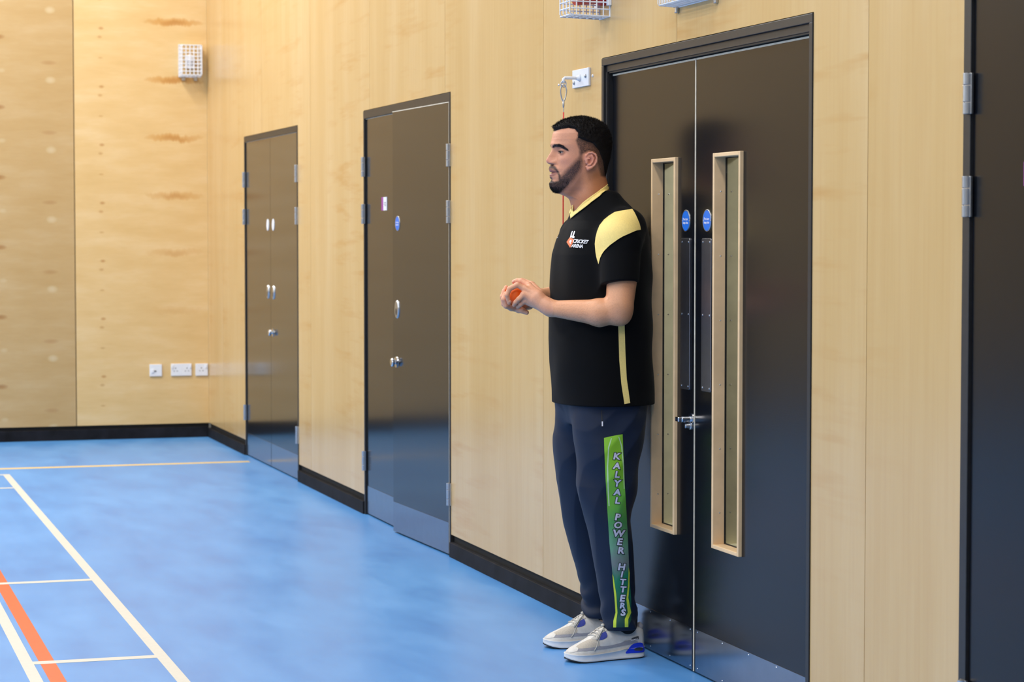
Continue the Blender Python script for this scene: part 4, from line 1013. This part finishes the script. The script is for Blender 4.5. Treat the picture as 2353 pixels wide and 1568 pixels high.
# strands on the shell
cand = np.where((edge > .12) & (PH_.ravel() > -.5))[0]
wgt = np.cos(PH_.ravel()[cand])*(.15+zrel[cand]); wgt /= wgt.sum(); pick = rng.choice(cand, 12000, p=wgt)
dn = D[pick]+rng.normal(0, .30, (12000, 3))+np.array([0, -.45, .12]); dn[:, 1] += .3*(base[pick, 1] > -.18); dn /= np.linalg.norm(dn, axis=1)[:, None]
ln = (.0028+.0052*zrel[pick])*rng.uniform(.6, 1.25, 12000)
strands('hair_strands', hp[pick]-D[pick]*.001+rng.normal(0, .0012, (12000, 3)), dn, ln, .00035, M['hair'], hair)
# beard and brows
bvn = np.zeros_like(bp[ii]); 
me_n = np.zeros(len(bp)*3, np.float32); body.data.vertices.foreach_get('normal', me_n); N_ = me_n.reshape(-1, 3)[ii]
dens = np.clip(mk['chin']*1.3+mk['beard']*.55+mk['mous']*.5+mk['soul']*.6, 0, 1)*(1-mk['lip'])
pr = dens/dens.sum(); pk = rng.choice(len(ii), 11000, p=pr)
dn = N_[pk]*.55+np.array([0, -.15, -.75])+rng.normal(0, .22, (11000, 3)); dn /= np.linalg.norm(dn, axis=1)[:, None]
strands('beard', bp[ii][pk]+rng.normal(0, .0006, (11000, 3)), dn, (.0014+.0050*mk['chin'][pk])*rng.uniform(.6, 1.2, 11000), .00022, M['hair'], person)
pr = mk['brow']*(mk['brow'] > .4); pr = pr/pr.sum(); pk = rng.choice(len(ii), 1100, p=pr)
sg_ = np.sign(bp[ii][pk, 0]-XC); dn = N_[pk]*.35+np.stack([sg_*.8, np.full(1100, .1), np.full(1100, .12)], 1)+rng.normal(0, .2, (1100, 3)); dn /= np.linalg.norm(dn, axis=1)[:, None]
strands('eyebrows', bp[ii][pk]+rng.normal(0, .0006, (1100, 3)), dn, .0048*rng.uniform(.6, 1.2, 1100), .0003, M['hair'], person)
# forearm hair
fa = np.where((bp[:, 2] > 1.13) & (bp[:, 2] < 1.23) & (bp[:, 1] < -.15) & (bp[:, 1] > -.345) & (np.abs(bp[:, 0]-XC) > .11))[0]
me_all = me_n.reshape(-1, 3); pk = rng.choice(fa, 5000)
dn = me_all[pk]*.5+np.array([0, -.8, -.25])+rng.normal(0, .25, (5000, 3)); dn /= np.linalg.norm(dn, axis=1)[:, None]
M['armhair'] = mat('arm_hair', (96, 60, 40), .6)
strands('arm_hair', bp[pk], dn, .010*rng.uniform(.4, 1.2, 5000), .00007, M['armhair'], person)
# fingernails
M['nail'] = mat('nail', (222, 166, 138), .35, var=.03)
for (q, lx, n_, s_) in (((1172, 694), .052, (.8, -.5, .0), .0052), ((1179, 646), .004, (.4, -.3, .8), .0046)):
    c = Vector(P(*q, lx)); 
    h = body_bvh.find_nearest(c); nn = h[1]; nn = nn if nn.dot(Vector((1, -.3, 0))) > 0 else -nn
    bm = lathe(B(), h[0]+nn*.0001, nn, [(s_, 0), (s_*.9, .0005), (s_*.4, .0009)], 18)
    obj('fingernail', bm, M['nail'], body, smooth=True)

# ---- socks and shoes
M['sock'] = mat('black_sock', (14, 13, 16), .85); M['suede'] = mat('grey_suede', (150, 148, 154), .8, var=.08, sc=300, bump=.15)
M['shoe_white'] = mat('off_white_leather', (206, 202, 196), .6, var=.08, sc=60, bump=.05); M['mesh_beige'] = mat('beige_mesh', (186, 176, 162), .85, var=.16, sc=420, bump=.5)
M['midsole'] = mat('white_midsole', (222, 222, 222), .5, var=.05, sc=30); M['outsole'] = mat('dark_outsole', (32, 30, 30), .7)
M['shoe_blue'] = mat('royal_blue_rubber', (24, 56, 206), .4, var=.05); M['shoe_navy'] = mat('blue_mesh', (58, 68, 150), .8, var=.25, sc=500, bump=.4); M['lace'] = mat('grey_lace', (182, 178, 170), .8, var=.08, sc=400)
def shoe(cx, rotz, heel_y, labelled=False):
    """toe towards -y; local (u sideways, s from heel to toe, h)"""
    so = empty('shoe', (cx, heel_y-.14, 0)); so.parent = person; so.location = Vector((cx, heel_y-.14, 0))-person.location
    cr, sr = math.cos(rotz), math.sin(rotz)
    def L(u, s, h):
        a, b = u, -(s-.14); return Vector((cx+a*cr-b*sr, heel_y-.14+a*sr+b*cr, h))
    Ltot = .286
    S_ = [0, .010, .03, .06, .10, .14, .18, .21, .24, .262, .276, .284]
    HW = [.018, .029, .0345, .0355, .0360, .0385, .0440, .0475, .0460, .0385, .0270, .012]
    HT = [.088, .108, .106, .100, .106, .113, .090, .0720, .0580, .0490, .0420, .0340]
    SB = [.030, .030, .030, .029, .027, .026, .024, .023, .023, .024, .026, .028]
    ss = np.linspace(0, Ltot-.002, 60); nT = 26
    # upper
    bm = B(); rings = []
    for s in ss:
        hw = np.interp(s, S_, HW)*1.0; ht = np.interp(s, S_, HT); sb = np.interp(s, S_, SB)
        # smooth the tables
        k_ = [np.interp(np.clip(s+dx, 0, Ltot), S_, HT) for dx in (-.012, -.006, 0, .006, .012)]; ht = float(np.mean(k_))
        pw = np.interp(s, [0, .05, .12, .2, .28], [.34, .34, .50, .75, .8]); r_ = []
        for q in range(nT+1):
            a = PI*q/nT; c_, s_ = math.cos(a), max(0.0, math.sin(a)); nar = np.interp(s, [0, .06, .12, .2, .28], [.55, .50, .50, .25, .15])
            hh = s_**pw; u = hw*(1-nar*hh**2*.55)*math.copysign(abs(c_)**np.interp(s, [0, .1, .28], [.55, .7, .8]), c_)
            r_.append(bm.verts.new(L(u*.97, s, sb-.006+(ht-sb+.006)*hh)))
        rings.append(r_)
    for a, b in zip(rings, rings[1:]):
        for q in range(nT): bm.faces.new((a[q], b[q], b[q+1], a[q+1]))
    bm.faces.new(rings[0]); bm.faces.new(rings[-1][::-1])
    bmesh.ops.recalc_face_normals(bm, faces=bm.faces)
    up_pts = np.array([v.co[:] for v in bm.verts]); bm.verts.index_update(); up_bvh = BVHTree.FromBMesh(bm)
    up = obj('upper', bm, M['shoe_white'], so, smooth=True)
    # midsole + outsole
    def slab(z0f, z1f, grow, m, name, sm=False):
        bm = B(); A = []; D_ = []
        prof = [(s, np.interp(s, S_, HW)+grow) for s in np.linspace(-.004, Ltot+.003, 46)]
        prof[0] = (prof[0][0], prof[0][1]*.55); prof[-1] = (prof[-1][0], prof[-1][1]*.5)
        loop = prof+[(s, -w_) for s, w_ in prof[::-1]]
        nL = len(loop); R4 = []
        for (zf, g) in ((z0f, -.003), (lambda s: z0f(s)+.004, 0), (lambda s: (z0f(s)+z1f(s))/2, .0015), (lambda s: z1f(s)-.003, .0), (z1f, -.003)):
            R4.append([bm.verts.new(L(w_+math.copysign(g, w_), s, zf(s))) for s, w_ in loop])
        for a, b in zip(R4, R4[1:]):
            for q in range(nL): bm.faces.new((a[q], a[(q+1) % nL], b[(q+1) % nL], b[q]))
        bm.faces.new(R4[0][::-1]); bm.faces.new(R4[-1]); bmesh.ops.recalc_face_normals(bm, faces=bm.faces)
        bv = BVHTree.FromBMesh(bm); o = obj(name, bm, m, so, smooth=sm); return o, bv
    toe_up = lambda s: .004+.010*max(0, (s-.225)/.06)**2+.003*max(0, (.02-s)/.02)
    top = lambda s: float(np.interp(s, [0, .03, .08, .13, .2, .26, .29], [.037, .038, .036, .030, .027, .028, .031]))
    ms, ms_bvh = slab(toe_up, top, .0025, M['midsole'], 'midsole', True)
    slab(lambda s: max(0, toe_up(s)-.004)+.0002, lambda s: toe_up(s)+.002, -.0005, M['outsole'], 'outsole')
    # panels laid on the outer side seen from +x : (s, h) polygons
    bvs = [up_bvh, ms_bvh]
    def lay(name, poly, m, off_, sm=True, label=None, par=None, step=.004):
        pl = smooth_poly(poly, 5) if sm else poly
        V, F = fill_poly([(a*1000, b*1000) for a, b in pl], step*1000); co = []
        for a, b in V:
            o_ = L(.15, a/1000, b/1000); d = (L(-.1, a/1000, b/1000)-o_).normalized(); best = None
            d = (d+Vector((0, 0, -.35))).normalized(); o_ = L(0, a/1000, b/1000)-d*.15
            for bv in bvs:
                h = bv.ray_cast(o_, d)
                if h[0] is not None and (best is None or h[3] < best[3]): best = h
            co.append(None if best is None else best[0]-d*off_)
        bm = B(); vs = [bm.verts.new(c) if c is not None else None for c in co]
        for f in F:
            q = [vs[i] for i in f]
            if any(v is None for v in q): continue
            xs_ = [v.co.x for v in q]
            if max(xs_)-min(xs_) > .03: continue
            bm.faces.new(q)
        for v in [v for v in bm.verts if not v.link_faces]: bm.verts.remove(v)
        bmesh.ops.recalc_face_normals(bm, faces=bm.faces)
        o = obj(name, bm, m, par or so, smooth=True, label=label); return o
    lay('mudguard', [(.03, .043), (.05, .052), (.09, .050), (.12, .046), (.17, .044), (.215, .040), (.255, .036), (.265, .030), (.24, .026), (.20, .026), (.15, .029), (.10, .034), (.06, .038)], M['suede'], .0010)
    lay('side_panel', [(.072, .064), (.090, .088), (.105, .104), (.125, .098), (.140, .085), (.146, .066), (.165, .056), (.178, .040), (.150, .038), (.110, .043), (.085, .050)], M['shoe_white'], .0012)
    lay('toe_box', [(.180, .040), (.178, .055), (.192, .070), (.215, .066), (.240, .056), (.258, .044), (.250, .038), (.215, .036)], M['mesh_beige'], .0012)
    lay('toe_cap', [(.258, .030), (.252, .042), (.262, .050), (.275, .044), (.285, .036), (.284, .029), (.270, .028)], M['shoe_white'], .0016)
    lay('tongue_panel', [(.146, .072), (.150, .092), (.165, .092), (.180, .080), (.178, .062), (.162, .062)], M['shoe_navy'], .0014)
    lay('eyestay', [(.142, .094), (.150, .104), (.170, .094), (.192, .076), (.200, .070), (.192, .064), (.180, .070), (.168, .082), (.152, .090)], M['lace'], .0020)
    lay('air_window', [(.006, .010), (.004, .024), (.010, .038), (.026, .042), (.050, .038), (.066, .026), (.082, .008), (.060, .0065), (.030, .006)], M['shoe_blue'], .0012, label='royal blue heel cushion')
    lay('window_slot', [(.014, .015), (.014, .021), (.022, .024), (.042, .023), (.050, .018), (.044, .014), (.024, .013)], M['grey_dark'], .0022)
    lay('collar_lining', [(.095, .102), (.108, .116), (.126, .120), (.135, .112), (.122, .099), (.108, .093)], M['shoe_navy'], .0022)
    tg = lay('heel_tag', [(.028, .058), (.030, .064), (.052, .060), (.056, .055), (.052, .051), (.032, .053)], M['grey_dark'], .0016)
    if labelled:
        me = text_mesh('AIRMAX', 1.0, .02, .25, 1.0); bm = B(); bm.from_mesh(me); bmesh.ops.scale(bm, vec=(.0075,)*3, verts=bm.verts)
        for v in bm.verts:
            a, b = .0425-v.co.x, .0575+v.co.y+(v.co.x)*.12; d = Vector((-1, 0, -.2)).normalized(); o_ = L(0, a, b)-d*.15
            h = up_bvh.ray_cast(o_, d); v.co = (h[0]-d*.0024) if h[0] is not None else L(.033, a, b)
        obj('lettering', bm, M['logo_white'], tg)
    # laces: cross bars and a bow
    def top_at(s, u=0.0):
        h = up_bvh.ray_cast(L(u, s, .2), Vector((0, 0, -1))); return (h[0].z if h[0] is not None else .05)
    for q, s in enumerate((.150, .163, .176, .189)):
        pts = [L(u, s+.004*math.sin(u*60+q), top_at(s, u)+.002) for u in np.linspace(-.021, .021, 9)]
        obj('lace', tube(B(), pts, .0026, 7), M['lace'], so, smooth=True)
    kz = top_at(.145)+.004
    for sg2 in (-1, 1):
        pts = []
        for q in range(15):
            a = q/14*2*PI; rr = .024*math.sin(a/2); s = .150+.030*math.sin(a/2)*1.2; u = sg2*(.012+.020*math.sin(a/2)+.006*math.sin(a)); pts.append(L(u, s+.006*math.sin(a), max(top_at(min(s, .27), u), .05)+.004+.006*math.sin(a/2)))
        obj('lace_loop', tube(B(), pts, .0024, 7), M['lace'], so, smooth=True)
        pts = [L(sg2*u, s, max(top_at(s, sg2*u) if abs(u) < .034 else h, h)+.003) for u, s, h in ((.004, .148, .09), (.018, .160, .085), (.030, .176, .065), (.040, .190, .048), (.045, .200, .037))]
        obj('lace_end', tube(B(), pts, .0023, 7), M['lace'], so, smooth=True)
    obj('lace_knot', lathe(B(), L(0, .148, kz-.002), (0, 0, 1), [(.004, 0), (.007, .003), (.006, .008), (.002, .010)], 14), M['lace'], so, smooth=True)
    # heel tab
    obj('heel_tab', tube(B(), [L(0, .012, .085), L(0, .008, .105), L(0, .012, .116)], [.013, .012, .006], 12), M['suede'], so, smooth=True)
    sx = L(0, .062, 0)
    rows = [(.05, .024, .040), (.075, .025, .042), (.095, .029, .044), (.125, .037, .046), (.17, .040, .046)]
    bm = B(); tube_pts = []
    rings = []
    for z, a, b in rows:
        rings.append([bm.verts.new((sx.x+a*math.cos(t_), sx.y+b*math.sin(t_)-.005, z)) for t_ in [2*PI*k/28 for k in range(28)]])
    for a, b in zip(rings, rings[1:]):
        for q in range(28): bm.faces.new((a[q], a[(q+1) % 28], b[(q+1) % 28], b[q]))
    bm.faces.new(rings[0][::-1]); bm.faces.new(rings[-1]); obj('sock', bm, M['sock'], so, smooth=True)
    return so
shoe(8.878, math.radians(6), -.030, True)
shoe(8.622, math.radians(-4), -.014)

# ---- the ball
bc = Vector(P(1182, 679, .012))
ball = empty('ball', bc, 'bright orange ball held in the hands of the standing man', 'ball')
M['ball'] = mat('orange_ball', (255, 112, 20), .5, var=.04); M['ball_seam'] = mat('ball_seam', (236, 66, 10), .5)
obj('ball_skin', lathe(B(), bc-Vector((0, 0, .0335)), (0, 0, 1), [(.0335*math.sin(a), .0335-.0335*math.cos(a)) for a in np.linspace(0, PI, 30)], 48), M['ball'], ball, smooth=True)
obj('seam', tube(B(), [bc+Vector((.0334*math.cos(a)*.6, .0334*math.sin(a), .0334*math.cos(a)*.8)) for a in np.linspace(0, 2*PI, 49)], .0006, 6, False), M['ball_seam'], ball, smooth=True)
